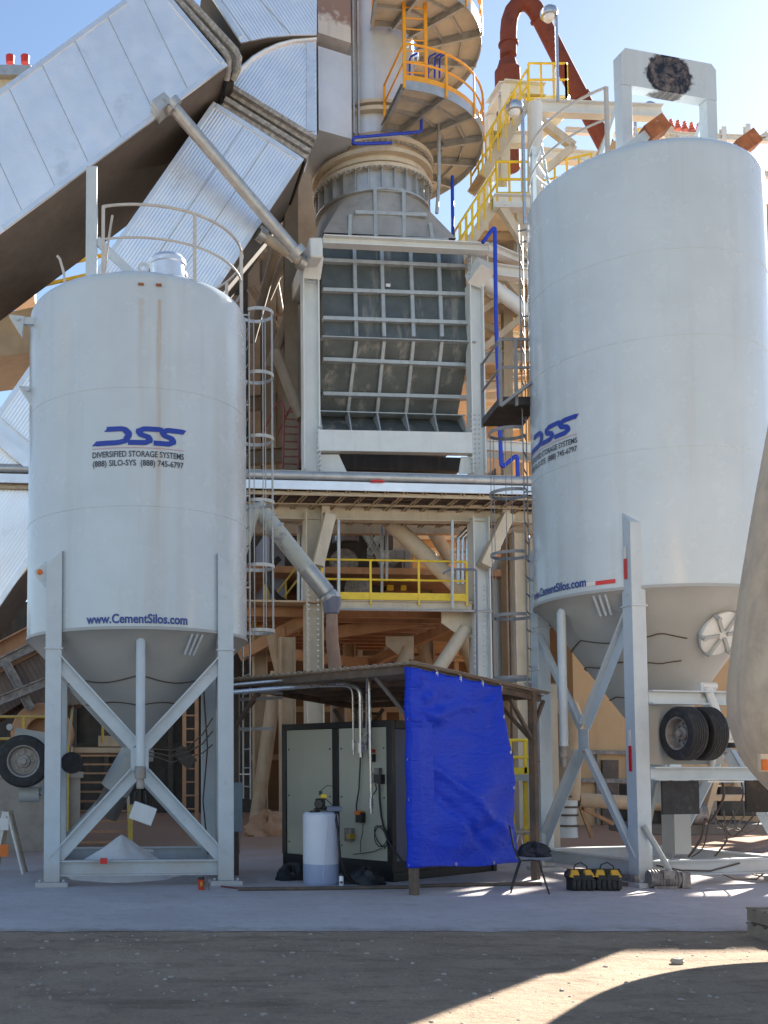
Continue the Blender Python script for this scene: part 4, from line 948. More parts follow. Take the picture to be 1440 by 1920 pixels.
def hbeam(mb, a, b, off, w_, h_, kind='i', off2=None):
    p, q = F(a[0], a[1], off), F(b[0], b[1], off if off2 is None else off2)
    if kind == 'i': mb.ib(p, q, w_, h_, .03)
    elif kind == 'o': mb.cyl(p, q, w_, 14)
    else: mb.bar(p, q, w_, h_)
    return mb
def axbuild(mb, name, mt, parent, axis, org):   # mesh whose own X runs along axis, so cladding ribs follow it
    X = V(axis).normalized(); Y = BN.copy(); Y = (Y-X*Y.dot(X)).normalized(); Zv = X.cross(Y)
    R = M4((X, Y, Zv)).transposed().to_4x4() if False else M4(((X.x, Y.x, Zv.x, org.x), (X.y, Y.y, Zv.y, org.y), (X.z, Y.z, Zv.z, org.z), (0, 0, 0, 1)))
    Ri = R.inverted(); mb.v = [tuple(Ri @ V(v)) for v in mb.v]
    o = mb.build(name, mt, None, smooth=False); o.parent = parent; o.matrix_parent_inverse = parent.matrix_basis.inverted(); o.matrix_basis = R; return o
def rivets(mb, pts, r=.03, n=BN):
    for p in pts: mb.cyl(p, p-n*.025, r, 6)
# --- ducts
def duct(name, label, poly, off, depth, axis_px, mt, seams=(), under=True):
    p0, p1 = F(*axis_px[0], off), F(*axis_px[1], off); ax = (p1-p0).normalized()
    t = thing(name, label, 'duct', tuple(p0))
    axbuild(sl(poly, off, .05), 'cladding', mt, t, ax, p0)
    c = V((0, 0, 0))
    for x, y in poly: c += F(x, y, off)
    c /= len(poly); mb = MB(); q = [c+(F(x, y, off)-c)*.997+BN*.052 for x, y in poly]
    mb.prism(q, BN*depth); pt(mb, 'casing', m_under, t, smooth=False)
    tr = MB()
    n = len(poly)
    for i in range(n):
        a, b = F(*poly[i], off), F(*poly[(i+1) % n], off)
        d = (b-a).normalized(); a2, b2 = a+d*.13, b-d*.13; nn = (c-a); nn = (nn-d*nn.dot(d)).normalized()
        if i in seams[0] if seams else False: tr.bar(a2+nn*.07-BN*.016, b2+nn*.07-BN*.016, .13, .03, up=BN)
    if tr.v: pt(tr, 'edge_trim', m_alup, t)
    sm = MB()
    for (a, b) in (seams[1] if seams else ()): sm.bar(F(*a, off-.008), F(*b, off-.008), .020, .012, up=BN)
    if sm.v: pt(sm, 'seam_strip', m_galv, t)
    return t
mA = m_alu; mZ = m_aluz
D1 = duct('flue_duct', 'huge ribbed silver duct slanting up across the top left corner', [(-420, 472), (240, -6), (316, -10), (427, 122), (0, 438), (-420, 748)], -2.0, 4.5, ((0, 438), (427, 122)), mA,
    ((0, 2, 3, 4), [((x, 165-.71*x+4), (x+92, 438-.742*(x+92)-4)) for x in range(-110, 300, 62)]))
D2 = duct('flue_duct', 'long ribbed silver duct running down-left behind the shorter silo', [(400, 190), (570, 298), (425, 515), (-60, 1225), (-260, 1140)], -1.0, 3.2, ((0, 767), (400, 190)), mZ,
    ((0, 1, 2, 4), [((462, 229), (250, 545)), ((508, 259), (305, 560))]))
mb = MB()
mb.ch(F(-30, 775, -1.1), F(80, 868, -1.1), .1, .4, .02, up=Z); mb.bar(F(-30, 800, -1.12), F(80, 893, -1.12), .3, .3, up=Z)
pt(mb, 'flange', m_alup, D2)
EL = thing('elbow_duct', 'quarter-round ribbed silver elbow beside the stack', 'duct', tuple(F(590, 160, -.8)))
pa = [(432, 158)]+[(432+(590-432)*(1-cos(a))*.0+ (593-432)*sin(a)*1.0, 0) for a in ()]
arc_ = [(432, 160), (441, 143), (455, 126), (474, 109), (497, 95), (522, 84), (550, 77), (593, 73)]
po = arc_+[(594, 254)]
ax = (F(594, 254, -.8)-F(432, 160, -.8)).normalized()
axbuild(sl(po, -.8, .05), 'cladding', mZ, EL, F(400, 190, -1)-F(0, 767, -1), F(432, 160, -.8))
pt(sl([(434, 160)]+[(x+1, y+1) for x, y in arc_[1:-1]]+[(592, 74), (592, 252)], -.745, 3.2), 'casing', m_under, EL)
mb = MB(); mb.tube([F(x, y, -.83) for x, y in arc_], .06, 8); mb.bar(F(582, 80, -.83), F(583, 246, -.83), .22, .03, up=BN); mb.bar(F(440, 171, -.83), F(588, 257, -.83), .16, .03, up=BN); pt(mb, 'edge_trim', m_alup, EL)
J1 = thing('expansion_joint', 'dirty grey fabric joint between the lower duct and the elbow', 'expansion joint', tuple(F(500, 230, -.9)))
mb = MB()
for k, (r, o_) in enumerate(((0, -.95), (12, -.8), (24, -.95), (36, -.85))): mb.bar(F(432-r*.45, 163+r, o_), F(592-r*.45, 262+r, o_), .12, .16, up=BN)
pt(mb, 'band', m_joint, J1); pt(sl([(434, 162), (590, 258), (574, 298), (414, 198)], -.7, 3.0), 'bellows', m_dark, J1)
E2 = duct('elbow_duct', 'ribbed silver duct at the top, cut by the picture edge, left of the rusty panel', [(380, -30), (452, 80), (500, 70), (545, 65), (594, 64), (594, -30)], -1.0, 3.4, ((452, 80), (380, -30)), mZ, ((0,), [((400, -20), (470, 76)), ((470, -20), (545, 64))]))
J2 = thing('expansion_joint', 'dark narrow joint at the upper end of the huge duct', 'expansion joint', tuple(F(430, 80, -1.4)))
mb = MB()
for k, (r, o_) in enumerate(((0, -1.75), (10, -1.55), (20, -1.75))): mb.tube([F(325+r, -10, o_), F(421+r, 98-r*.2, o_), F(428+r, 112-r*.2, o_), F(428+r*.9, 130, o_+.1), F(425+r*.6, 150, o_+.3)], .09, 8)
pt(mb, 'band', m_joint, J2); pt(sl([(330, -8), (352, -8), (450, 92), (440, 150), (424, 160), (424, 118)], -1.45, 3.0), 'bellows', m_dark, J2)
# struts from the ducts to the frame
def strut(a, b, r, o1, o2, mt, name, label, cat):
    p, q = F(*a, o1), F(*b, o2); t = thing(name, label, cat, tuple(p)); pt(MB().cyl(p, q, r, 18), 'tube', mt, t)
    d = (q-p).normalized()
    for e in (p, q): pt(MB().lathe([(r, -.1), (r*1.6, -.1), (r*1.6, .1), (r, .1)], e, 16, ax=(d.orthogonal().normalized(), d.cross(d.orthogonal().normalized()), d), cap=False), 'end_plate', m_galv, t)
    return t
strut((322, 198), (556, 474), .16, -2.25, -1.25, m_galv, 'strut', 'long grey tube strut from the huge duct to the white frame', 'strut')
strut((490, 440), (566, 492), .13, -1.0, -.5, m_cream, 'strut', 'short pale tube strut above the ladder cage', 'strut')
mb = sl([(284, 188), (308, 172), (322, 188), (300, 208)], -2.5, .55); mb.bar(F(303, 190, -2.4), F(325, 210, -2.3), .3, .05); o = pt(mb, 'strut_bracket', m_galv, D1)
# --- stack with rings and square box
ST = F(692, 200, 2.0); SXc = V((ST.x, ST.y, 0))
stk = thing('exhaust_stack', 'pale round exhaust stack rising from stacked flange rings', 'stack', (ST.x, ST.y, 16.5))
def zat(py, Y): return P(700, py, Y).z
pt(MB().lathe([(1.34, 17.0), (1.34, 30)], SXc, 64, cap=False), 'shell', m_stack, stk)
zat = lambda py, Y: P(700, py, Y).z
pt(MB().ring(SXc+Z*zat(206, 29.7), 1.3, 1.55, .12, 64).ring(SXc+Z*(zat(206, 29.7)+.25), 1.3, 1.50, .10, 64), 'flange', m_cream, stk)
fb = SXc-BN*1.34
mb = MB()
xs = [bl(F(px, 150, -.2)).x for px in (597, 664)]
mb.prism([B(xs[0], -.2, F(630, 253, 0).z), B(xs[1], .15, F(630, 253, 0).z), B(xs[1], .15, F(630, 97, 0).z), B(xs[0], -.2, F(630, 97, 0).z)], BN*2.2); pt(mb, 'duct_stub', m_stack, stk, smooth=False)
mb = MB(); mb.prism([B(xs[0], -.2, F(630, 72, 0).z), B(xs[1], .15, F(630, 72, 0).z), B(xs[1], .15, 26), B(xs[0], -.2, 26)], BN*2.2); pt(mb, 'upper_duct_stub', m_rust, stk, smooth=False)['label'] = 'rusted upper box of the stack'
mb = MB(); sx_ = bl(F(673, 150, .1)).x
for k in (-.07, .07): mb.bar(B(sx_+k, .48, F(670, 253, .5).z), B(sx_+k, .48, 26), .05, .12, up=BN)
pt(mb, 'seam_strip', m_galv, stk)
# flange rings below
RC = F(697, 290, 2.0); RCv = V((RC.x, RC.y, 0))
def zr(py): return P(700, py, RC.y-1.75).z
z0, z1, z2, z3, z4 = zr(352), zr(310), zr(296), zr(275), zr(262)
mb = MB()
mb.ring(RCv+Z*z1, 1.5, 1.78, .10, 72).ring(RCv+Z*(z2), 1.5, 1.66, .12, 72).ring(RCv+Z*(z2+.2), 1.5, 1.80, .12, 72).ring(RCv+Z*z4, 1.4, 1.82, .14, 72)
mb.lathe([(1.60, z1), (1.60, z4)], RCv, 72, cap=False); mb.lathe([(1.62, z4+.14), (1.36, z4+.5)], RCv, 64, cap=False)
fl = pt(mb, 'flange_ring', m_cream, stk)
bo = MB()
for k in range(72):
    a = 2*pi*k/72; p = RCv+V((cos(a)*1.74, sin(a)*1.74, 0)); bo.cyl(p+Z*(z4-.05), p+Z*(z4+.0), .04, 6); bo.cyl(p+Z*(z1-.05), p+Z*(z1+.0), .035, 6)
sub(bo, 'bolt', m_galv, fl)
mb = MB().lathe([(1.58, z0), (1.58, z1)], RCv, 72, cap=False).ring(RCv+Z*(z0-.02), 1.5, 1.72, .05, 72)
for k in range(28):
    a = 2*pi*k/28; d = V((cos(a), sin(a), 0)); mb.bar(RCv+d*1.64+Z*z0, RCv+d*1.64+Z*z1, .02, .14, up=d)
pt(mb, 'collar', m_galv, stk)
# --- transition hood: rectangle to circle
trn = base(720, 400, 1.0, 'transition_hood', 'dull grey hood tapering from a square casing to the round stack', 'hood')
zb_ = F(720, 449, .5).z; n = 64; vs = []; fs = []
xl, xr = bl(F(603, 447, .5)).x, bl(F(850, 447, .5)).x; oc = bl(RC).y; xc = bl(RC).x
for i in range(n):
    a = 2*pi*i/n; ca, sa = cos(a), sin(a); k = 1/max(abs(ca), abs(sa)); hx_, hy_ = (xr-xl)/2, 1.75
    sq = V(((xl+xr)/2+hx_*ca*k, oc+hy_*sa*k, zb_)); ci = V((xc+1.6*ca, oc+1.6*sa, z0))
    for t in range(7): p = sq.lerp(ci, t/6); vs.append(B(p.x, p.y, p.z))
for i in range(n):
    j = (i+1) % n
    for t in range(6): fs.append((i*7+t, j*7+t, j*7+t+1, i*7+t+1))
pt(MB().add(vs, fs), 'hood_shell', m_cone, trn)
mb = MB()
def hood(px, py, lift=.1):
    a = F(px, py, .2); b = F(px, py, 1.0); t = (zb_-a.z)/1 ; q = F(px, py, .30+max(0, (a.z-zb_))*.07); return q
for a, b in (((702, 355), (704, 447)), ((756, 359), (757, 449)), ((702, 355), (756, 359)), ((665, 399), (800, 404)), ((656, 404), (655, 446)), ((806, 420), (810, 450)), ((640, 446), (840, 451))):
    mb.bar(hood(*a), hood(*b), .10, .12, up=BN)
pt(mb, 'stiffener', m_rib, trn)
# --- damper casing with grid of stiffeners
dmp = base(740, 600, .6, 'damper_casing', 'dark grey steel casing gridded with stiffeners inside the white frame', 'casing')
xL, xR = bl(F(603, 600, .4)).x, bl(F(874, 600, .4)).x
pr = [(.55, F(700, 464, .55).z), (.05, F(700, 638, .05).z), (1.35, F(700, 782, 1.35).z)]
cs = MB(); poly = [B(xL, o_, z_) for o_, z_ in pr]+[B(xL, 4.2, pr[2][1]), B(xL, 4.2, pr[0][1])]
cs.prism(poly, BU*(xR-xL)); pt(cs, 'casing', m_plate, dmp, smooth=False)
def onp(px, py):                               # point on the folded front
    z_t = None
    for k in range(2):
        (o0_, z0_), (o1_, z1_) = pr[k], pr[k+1]; A = B(xL, o0_, z0_); D_ = B(xL, o1_, z1_)-A; nn = D_.cross(BU).normalized()
        d = ray(px, py); c = V((0, 0, CAMZ)); p = c+d*((A-c).dot(nn)/d.dot(nn))
        if p.z >= z1_-.02 or k == 1: return p
hb = MB()
for y0_, y1_, dd in ((492, 504, .18), (547, 556, .18), (600, 609, .18), (677, 688, .18), (741, 748, .16)):
    hb.bar(onp(604, y0_)-BN*.06, onp(878, y1_)-BN*.06, .22, .10, up=Z)
pt(hb, 'stiffener', m_rib, dmp)
vb = MB()
for x0, xk, x1 in ((663, 667, 651), (714, 719, 706), (768, 774, 760), (820, 827, 812)):
    vb.bar(onp(x0, 470)-BN*.05, onp(xk, 634)-BN*.05, .12, .10, up=BU); vb.bar(onp(xk, 641)-BN*.05, onp(x1, 776)-BN*.05, .11, .09, up=BU)
pt(vb, 'stiffener', m_rib, dmp)
mb = MB(); kz = pr[1][1]; mb.prism([B(xL-.1, -.12, kz-.012), B(xR+.1, -.12, kz-.012), B(xR+.1, .2, kz-.012), B(xL-.1, .2, kz-.012)], Z*.025); pt(mb, 'fold_flange', m_rib, dmp)
zt_ = pr[2][1]; zq = F(700, 808, .35).z
mb = MB(); mb.prism([B(xL-.08, 1.33, zt_-.04), B(xL-.08, .55, zq), B(xL-.08, 4, zq), B(xL-.08, 4, zt_-.04)], BU*(xR-xL+.16)); pt(mb, 'outlet_flare', m_plate, dmp, smooth=False)
mb = MB(); mb.prism([B(xL-.1, .9, zt_-.03), B(xR+.1, .9, zt_-.03), B(xR+.1, 1.34, zt_-.03), B(xL-.1, 1.34, zt_-.03)], Z*.03)
for k in range(6):
    x = xL+(xR-xL)*k/5; mb.prism([B(x, 1.3, zt_-.05), B(x, .85, zt_-.05), B(x, .50, zq+.02), B(x, .9, zq+.02)], BU*.04)
pt(mb, 'flare_rib', m_rib, dmp)
mb = MB(); q = onp(727, 536); mb.box(q-BN*.03, (.13, .03, .09), (BU, BN, Z)); pt(mb, 'name_plate', m_pale, dmp)
# --- white support frame
frm = base(740, 700, 0, 'support_trestle', 'white bolted steel frame holding the dark gridded casing', 'steel frame')
pt(vcol(MB(), 582, 520, 884, 0, .42, .46), 'column', m_white, frm); pt(vcol(MB(), 892, 535, 890, 0, .42, .40), 'column', m_white, frm)
pt(hbeam(MB(), (605, 452), (914, 467), -.35, .32, .24), 'top_beam', m_white, frm)
mb = sl([(580, 444), (605, 444), (606, 482), (581, 482)], -1.0, 3.0); pt(mb, 'end_girder', m_white, frm, bevel=.05)
mb = MB(); a = F(576, 520, 0); b = F(596, 482, -.2); mb.bar(F(582, 520, -.05), F(588, 478, -.4), .42, .5, up=BU); pt(mb, 'end_bracket', m_white, frm)
pt(hbeam(MB(), (595, 828), (882, 833), -.12, .3, .58, 'b'), 'bottom_beam', m_white, frm)
mb = MB(); mb.bar(F(888, 530, -.05), F(912, 495, -.5), .40, .5, up=BU); mb.ib(F(896, 470, 0), F(896, 530, 0), .3, .5, .03, up=BU); pt(mb, 'end_bracket', m_white, frm)
mb = MB(); hbeam(mb, (916, 466), (1010, 505), -.35, .3, .24, 'i', 2.5); pt(mb, 'top_beam', m_white, frm)
mb = MB(); hbeam(mb, (905, 505), (1010, 520), .6, .3, .34); pt(mb, 'side_beam', m_white, frm)
pt(hbeam(MB(), (900, 520), (1005, 598), .3, .20, 0, 'o'), 'tube_brace', m_white, frm)
pt(hbeam(MB(), (905, 835), (1010, 842), .5, .2, .30), 'side_beam', m_white, frm)
mb = sl([(594, 852), (635, 852), (650, 884), (594, 884)], -.05, .04); pt(mb, 'gusset', m_white, frm); pt(sl([(865, 856), (884, 856), (884, 888), (860, 888)], -.05, .04), 'gusset', m_white, frm)
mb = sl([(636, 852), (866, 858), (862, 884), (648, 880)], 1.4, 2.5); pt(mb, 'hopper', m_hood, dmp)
rv = MB()
for y in range(800, 880, 9):
    for x in (596, 601): rivets(rv, [F(x, y, -.24)], .035)
for y in range(778, 882, 9):
    for x in (884, 891, 898): rivets(rv, [F(x, y, -.22)], .03)
for y in range(478, 528, 9): rivets(rv, [F(880, y, -.25)], .03)
for x in (575, 582, 589): rivets(rv, [F(x, 529, -.22)], .04)
pt(rv, 'bolt', m_galv, frm)
# --- ring platforms with orange rails round the stack
def ringplat(z, a0, a1, label):
    t = thing('ring_platform', label, 'platform', (ST.x, ST.y, z), 0, 'ring platforms round the stack'); C0_ = SXc
    A0, A1 = radians(a0)-pi/2, radians(a1)-pi/2; R0, R1 = 1.5, 3.3; n = 30
    pt(MB().ring(C0_+Z*(z-.03), R0, R1-.01, .03, n, a0=A0, a1=A1), 'deck', m_cream, t)
    pt(MB().ring(C0_+Z*(z-.22), R1, R1+.03, .26, n, a0=A0, a1=A1).ring(C0_+Z*(z-.22), R0, R0+.03, .18, n, a0=A0, a1=A1), 'edge_channel', m_galv, t)
    mb = MB(); k = 7
    for i in range(k+1):
        a = A0+(A1-A0)*i/k; d = V((cos(a), sin(a), 0)); mb.ch(C0_+d*1.4+Z*(z-.15), C0_+d*(R1-.02)+Z*(z-.15), .08, .22, .015)
    for i in range(k):
        a, b = A0+(A1-A0)*i/k, A0+(A1-A0)*(i+1)/k
        for r in (2.2, 2.8): mb.bar(C0_+V((cos(a)*r, sin(a)*r, z-.09)), C0_+V((cos(b)*r, sin(b)*r, z-.09)), .05, .10)
    pt(mb, 'floor_beam', m_galv, t)
    r = MB()
    for hh, rr in ((1.07, .033), (.55, .028)): r.arc(C0_, R1+.03, A0, A1, z+hh, z+hh, rr, n, 8)
    for hh, rr in ((1.07, .033), (.55, .028)):
        d = V((cos(A0), sin(A0), 0)); r.cyl(C0_+d*1.5+Z*(z+hh), C0_+d*(R1+.03)+Z*(z+hh), rr, 8)
    m_ = 7
    for i in range(m_+1):
        a = A0+(A1-A0)*i/m_; d = V((cos(a), sin(a), 0)); r.bar(C0_+d*(R1+.05)+Z*(z-.2), C0_+d*(R1+.05)+Z*(z+1.07), .07, .04, up=d)
    d = V((cos(A0), sin(A0), 0)); r.bar(C0_+d*1.55+Z*(z-.2), C0_+d*1.55+Z*(z+1.07), .07, .05)
    pt(r, 'railing', m_orange, t)
    pt(MB().ring(C0_+Z*(z+.045), R1+.005, R1+.025, .15, n, a0=A0, a1=A1), 'toe_board', m_orange, t)
    return t
ringplat(20.33, 7, 165, 'lower ring platform with orange railing round the stack')
ringplat(23.4, -4, 170, 'upper ring platform with orange railing round the stack, cut by the picture edge')
def caged_ladder(a, b, mt, name, label, wd=.5, cage=True):
    t = thing(name, label, 'ladder', tuple(a)); d = (b-a).normalized(); s = d.cross(BN).normalized()
    mb = MB()
    for k in (-1, 1): mb.bar(a+s*k*wd/2, b+s*k*wd/2, .09, .07, up=BN)
    L_ = (b-a).length; q = .3
    while q < L_: mb.cyl(a-s*wd/2+d*q, a+s*wd/2+d*q, .02, 6); q += .32
    pt(mb, 'ladder_rails', mt, t)
    if cage:
        c = MB(); q = 2.2
        while q < L_: c.tube([a+d*q+s*(.36*cos(x))-BN*(.05+.62*sin(x)) for x in [pi*i/10 for i in range(11)]], .02, 6); q += .9
        for x in (.25*pi, .5*pi, .75*pi): c.bar(a+d*2.2+s*.36*cos(x)-BN*(.05+.62*sin(x)), b+s*.36*cos(x)-BN*(.05+.62*sin(x)), .04, .015, up=BN)
        pt(c, 'ladder_cage', mt, t)
    return t
pL = F(772, 150, .2); caged_ladder(V((pL.x, pL.y-.5, 20.36)), V((pL.x, pL.y-.5, 24.5)), m_orange, 'ladder', 'orange upright ladder between the two ring platforms', .62, False)
bp_ = thing('blue_handrail', 'short blue bent pipe rails standing on the lower ring platform', 'pipe', tuple(F(815, 120, 1)))
mb = MB()
for x in (768, 803, 815, 824): mb.tube([F(x, 146, 1.0), F(x, 112, 1.0), F(x+3, 106, .9), F(x+14, 100, .7)], .03, 8)
pt(mb, 'pipe_run', m_blue, bp_)
def pipe(pts, r, mt, label, cat='pipe', name='pipe', offs=None, off=0, extra=None):
    p = [F(x, y, (offs[i] if offs else off)) for i, (x, y) in enumerate(pts)]; t = thing(name, label, cat, tuple(p[0]))
    out = [p[0]]
    for i in range(1, len(p)-1):
        a, b, c_ = p[i-1], p[i], p[i+1]; l = min(r*2.5, (a-b).length*.45, (c_-b).length*.45); q0 = b+(a-b).normalized()*l; q1 = b+(c_-b).normalized()*l
        out += [q0]+[q0.lerp(b, k).lerp(b.lerp(q1, k), k) for k in (.25, .5, .75)]+[q1]
    out.append(p[-1]); pt(MB().tube(out, r, 14), 'pipe_run', mt, t); return t
pipe([(735, 268), (662, 270), (662, 258), (790, 247), (790, 220)], .042, m_blue, 'thin blue pipe wrapped round the foot of the stack', off=.0)
pipe([(823, 232), (823, 340), (819, 400)], .05, m_galv, 'thin dark vertical pipe right of the flange rings', off=.4)
b1 = pipe([(848, 330), (849, 450)], .05, m_blue, 'short vertical blue pipe behind the grey hood', off=1.5)
pipe([(905, 455), (928, 424), (930, 600), (940, 878), (970, 852), (971, 903)], .055, m_blue, 'tall blue pipe hanging down beside the right white column', off=-.9)
# --- walkway with cable trays
wk = base(730, 900, -1.3, 'pipe_bridge', 'long level bridge with a bright steel edge channel and cable trays below', 'bridge')
x0, x1 = bl(F(-60, 900, -1.3)).x, bl(F(1060, 900, -1.3)).x
zt = F(730, 892, -1.3).z; ze = F(730, 905, -1.3).z; zl = F(730, 921, -1.3).z
pt(MB().prism([B(x0, -1.3, ze), B(x1, -1.3, ze), B(x1, -1.3, zl), B(x0, -1.3, zl)], BN*.06), 'edge_channel', m_alup, wk)
mb = MB().cyl(B(x0, -1.15, zt-.02), B(x1, -1.15, zt-.02), .13, 14)
pt(mb, 'steam_pipe', m_galv, wk); mb = MB().prism([B(x0, -.9, zt+.03), B(x1, -.9, zt+.03), B(x1, -.9, zt+.2), B(x0, -.9, zt+.2)], BN*.05)
k = x0
while k < x1: mb.bar(B(k, -1.2, zt+.08), B(k, -.9, zt+.12), .03, .03); k += .9
pt(mb, 'kick_plate', m_galv, wk)
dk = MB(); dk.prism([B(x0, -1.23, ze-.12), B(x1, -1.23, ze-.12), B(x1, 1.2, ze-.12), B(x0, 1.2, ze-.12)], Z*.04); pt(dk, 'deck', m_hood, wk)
tr = MB(); k = x0
while k < x1:
    tr.bar(B(k, -1.18, ze-.24), B(k-.5, 1.1, ze-.62), .035, .05); tr.bar(B(k+.09, -1.18, ze-.24), B(k-.41, 1.1, ze-.62), .03, .05); k += .52
for o_ in (-1.1, -.4, .4, 1.1): tr.bar(B(x0, o_, ze-.3-.1*(o_+1)), B(x1, o_, ze-.3-.1*(o_+1)), .05, .10)
pt(tr, 'cable_tray', m_grat, wk)
random.seed(11)
cb = MB()
for k in range(26):
    o_ = random.uniform(-1, 1); zz = ze-.26-.1*(o_+1)+random.uniform(-.03, .03); xx = x0; pts = []
    while xx < x1: pts.append(B(xx, o_+random.uniform(-.06, .06), zz+random.uniform(-.04, .03))); xx += 1.3
    cb.tube(pts, random.choice((.02, .03, .04)), 5)
pt(cb, 'cable', m_cable, wk)
pt(hbeam(MB(), (-60, 952), (1060, 970), .0, .35, .40), 'girder', m_cream, wk)
pt(hbeam(MB(), (-60, 990), (1060, 990), 3.0, .3, .4), 'girder', m_tan, wk)
mb = MB()
for px in (609, 946): mb.box(F(px, 947, -.12), (.22, .3, .5), (BU, BN, Z))
pt(mb, 'hanger', m_cream, wk)
sg = MB().box(F(708, 902, -1.36), (.36, .012, .07), (BU, BN, Z)); so_ = pt(sg, 'sign_plate', m_lredw, wk)
vs, fs_ = text_mesh('DANGER  HIGH VOLTAGE'); xs_ = [v.x for v in vs]; k_ = .30/(max(xs_)-min(xs_)); o_ = F(708, 904, -1.372)
sub(MB().add([o_+BU*(v.x*k_)+Z*(v.y*k_*1.6) for v in vs], fs_), 'lettering', m_black, so_, smooth=False)
# --- lower columns with haunches
low = base(740, 1300, 0, 'lower_trestle', 'dusty pale columns with sloped haunches carrying the pipe bridge', 'steel frame')
for (px, y0, hx, sgn) in ((587, 962, 606, 1), (899, 972, 940, 1)):
    a = F(px, 1100, -.1); pc = V((a.x, a.y, 0)); zt2 = F(px, y0, -.1).z
    pt(MB().ib(pc, V((a.x, a.y, zt2)), .5, .47, .035, up=BU), 'column', m_cream if px < 700 else m_white, low)
    hm = MB(); p = F(px+8*sgn, 1062, -.42); q = F(hx+12*sgn, 966, -.42); hm.bar(p, q, .42, .3, up=BU); pt(hm, 'haunch', m_cream, low)
    rvm = MB()
    for y in list(range(1098, 1150, 9))+list(range(1160, 1260, 10)):
        for x in (px-9, px+9): rivets(rvm, [F(x, y, -.36)], .03)
    pt(rvm, 'bolt', m_galv, low)
for px, y0, off, w_, mt in ((538, 1195, .6, .42, m_tan), (487, 1180, 2.4, .40, m_tan), (977, 1000, .2, .40, m_cream), (955, 1000, 1.0, .24, m_tan), (932, 1050, 3.5, .30, m_hop), (1003, 1010, 3.0, .3, m_cream), (410, 1330, 1.5, .5, m_hop), (655, 1080, 7, .35, m_tan), (760, 1090, 9, .4, m_tan), (800, 1090, 6, .4, m_tan)):
    a = F(px, 1250, off); mb = MB(); mb.ib(V((a.x, a.y, 0)), V((a.x, a.y, F(px, y0, off).z)), .4, w_, .03, up=BU); pt(mb, 'column', mt, low)
mb = MB()
for poly, o_ in (([(828, 1145), (884, 1145), (884, 1195), (866, 1195), (828, 1168)], -.05), ([(723, 1193), (776, 1193), (776, 1236), (758, 1236), (724, 1210)], 3.0), ([(646, 1238), (690, 1238), (690, 1262), (676, 1262)], 6)): pt(sl(poly, o_, .05), 'gusset', m_cream, low)
tb = MB(); 
for a, b, r, o1, o2 in (((873, 1178), (785, 1310), .19, 0, 0), ((722, 970), (873, 1112), .24, 1.2, 1.2), ((796, 970), (848, 1055), .2, 4, 4), ((765, 1215), (735, 1290), .17, 3, 3)):
    pt(MB().cyl(F(*a, o1), F(*b, o2), r, 18), 'tube_brace', m_cream, low)
tb = MB()
for a, b, r, o1, o2 in (((866, 1195), (915, 1330), .18, 3, 3), ((786, 1190), (810, 1270), .2, 6, 6), ((512, 1190), (540, 1300), .22, 1.5, 1.5), ((520, 1260), (480, 1540), .2, 1.2, 1.2)):
    pt(MB().cyl(F(*a, o1), F(*b, o2), r, 18), 'tube_brace', m_tan, low)
pt(MB().cyl(F(905, 1235, 5), F(1012, 1340, 4), .4, 20).cyl(F(1012, 1340, 4), F(1030, 1420, 4), .35, 20), 'slide_pipe', m_tan, low)
# platform with yellow railing
pf = base(745, 1130, .2, 'service_platform', 'yellow railed service platform under the pipe bridge', 'platform')
xa, xb = bl(F(603, 1120, -.3)).x, bl(F(884, 1120, -.3)).x; zf = F(745, 1128, -.3).z
pt(MB().prism([B(xa-2.5, -.28, zf), B(xb, -.28, zf), B(xb, 9, zf), B(xa-2.5, 9, zf)], Z*-.05), 'deck', m_tan, pf)
mb = MB().ch(B(xa, -.3, zf-.12), B(xb, -.3, zf-.12), .1, .26, .02); pt(mb, 'edge_channel', m_cream, pf)
mb = MB(); mb.cyl(B(xa, -.5, zf-.26), B(xb+.5, -.5, zf-.26), .035, 8); pt(mb, 'edge_pipe', m_galv, pf)
mb = MB()
for k in range(9): mb.ib(B(xa-2.4, .6+k, zf-.2), B(xb-.1, .6+k, zf-.2), .18, .26, .02)
pt(mb, 'floor_beam', m_red, pf)
mb = MB()
mb.bar(F(600, 1190, 2), F(838, 1155, 2), .2, .35); mb.bar(F(525, 1225, 1.0), F(690, 1245, 6), .2, .3); mb.bar(F(690, 1245, 6), F(850, 1170, 3), .2, .3); mb.bar(F(450, 1230, 2), F(575, 1160, 1), .2, .35); mb.bar(F(530, 1175, 1.2), F(532, 1215, 1.2), .1, .1)
pt(mb, 'diagonal_beam', m_red, pf)
def rail(parent, pts, h, mt, n_posts=3, r=.03, toe=None, name='railing', tm=None):
    mb = MB(); pts = [V(p) for p in pts]
    for hh in (h, h*.52): mb.tube([p+Z*hh for p in pts], r, 8)
    for i in range(len(pts)-1):
        for k in range(n_posts+1):
            p = pts[i].lerp(pts[i+1], k/n_posts); mb.bar(p-Z*.1, p+Z*h, .055, .055)
    o = pt(mb, name, mt, parent)
    if toe:
        tb_ = MB()
        for i in range(len(pts)-1): tb_.bar(pts[i]+Z*.13, pts[i+1]+Z*.13, .02, toe)
        pt(tb_, 'toe_board', tm or mt, parent)
    return o
rail(pf, [B(xa, -.36, zf), B(xb-.15, -.36, zf)], 1.12, m_yel, 3, toe=.2)
mb = MB()
for px in (635, 716, 725, 848): mb.cyl(F(px, 1140 if px != 725 else 1090, -.55 if px in (635, 848) else 2), F(px, 975, -.55 if px in (635, 848) else 2), .045, 8)
for x in (606, 560, 567, 574): mb.cyl(F(x, 1150, 1.5), F(x, 985, 1.5), .05, 8)
pt(mb, 'standpipe', m_galv, pf)
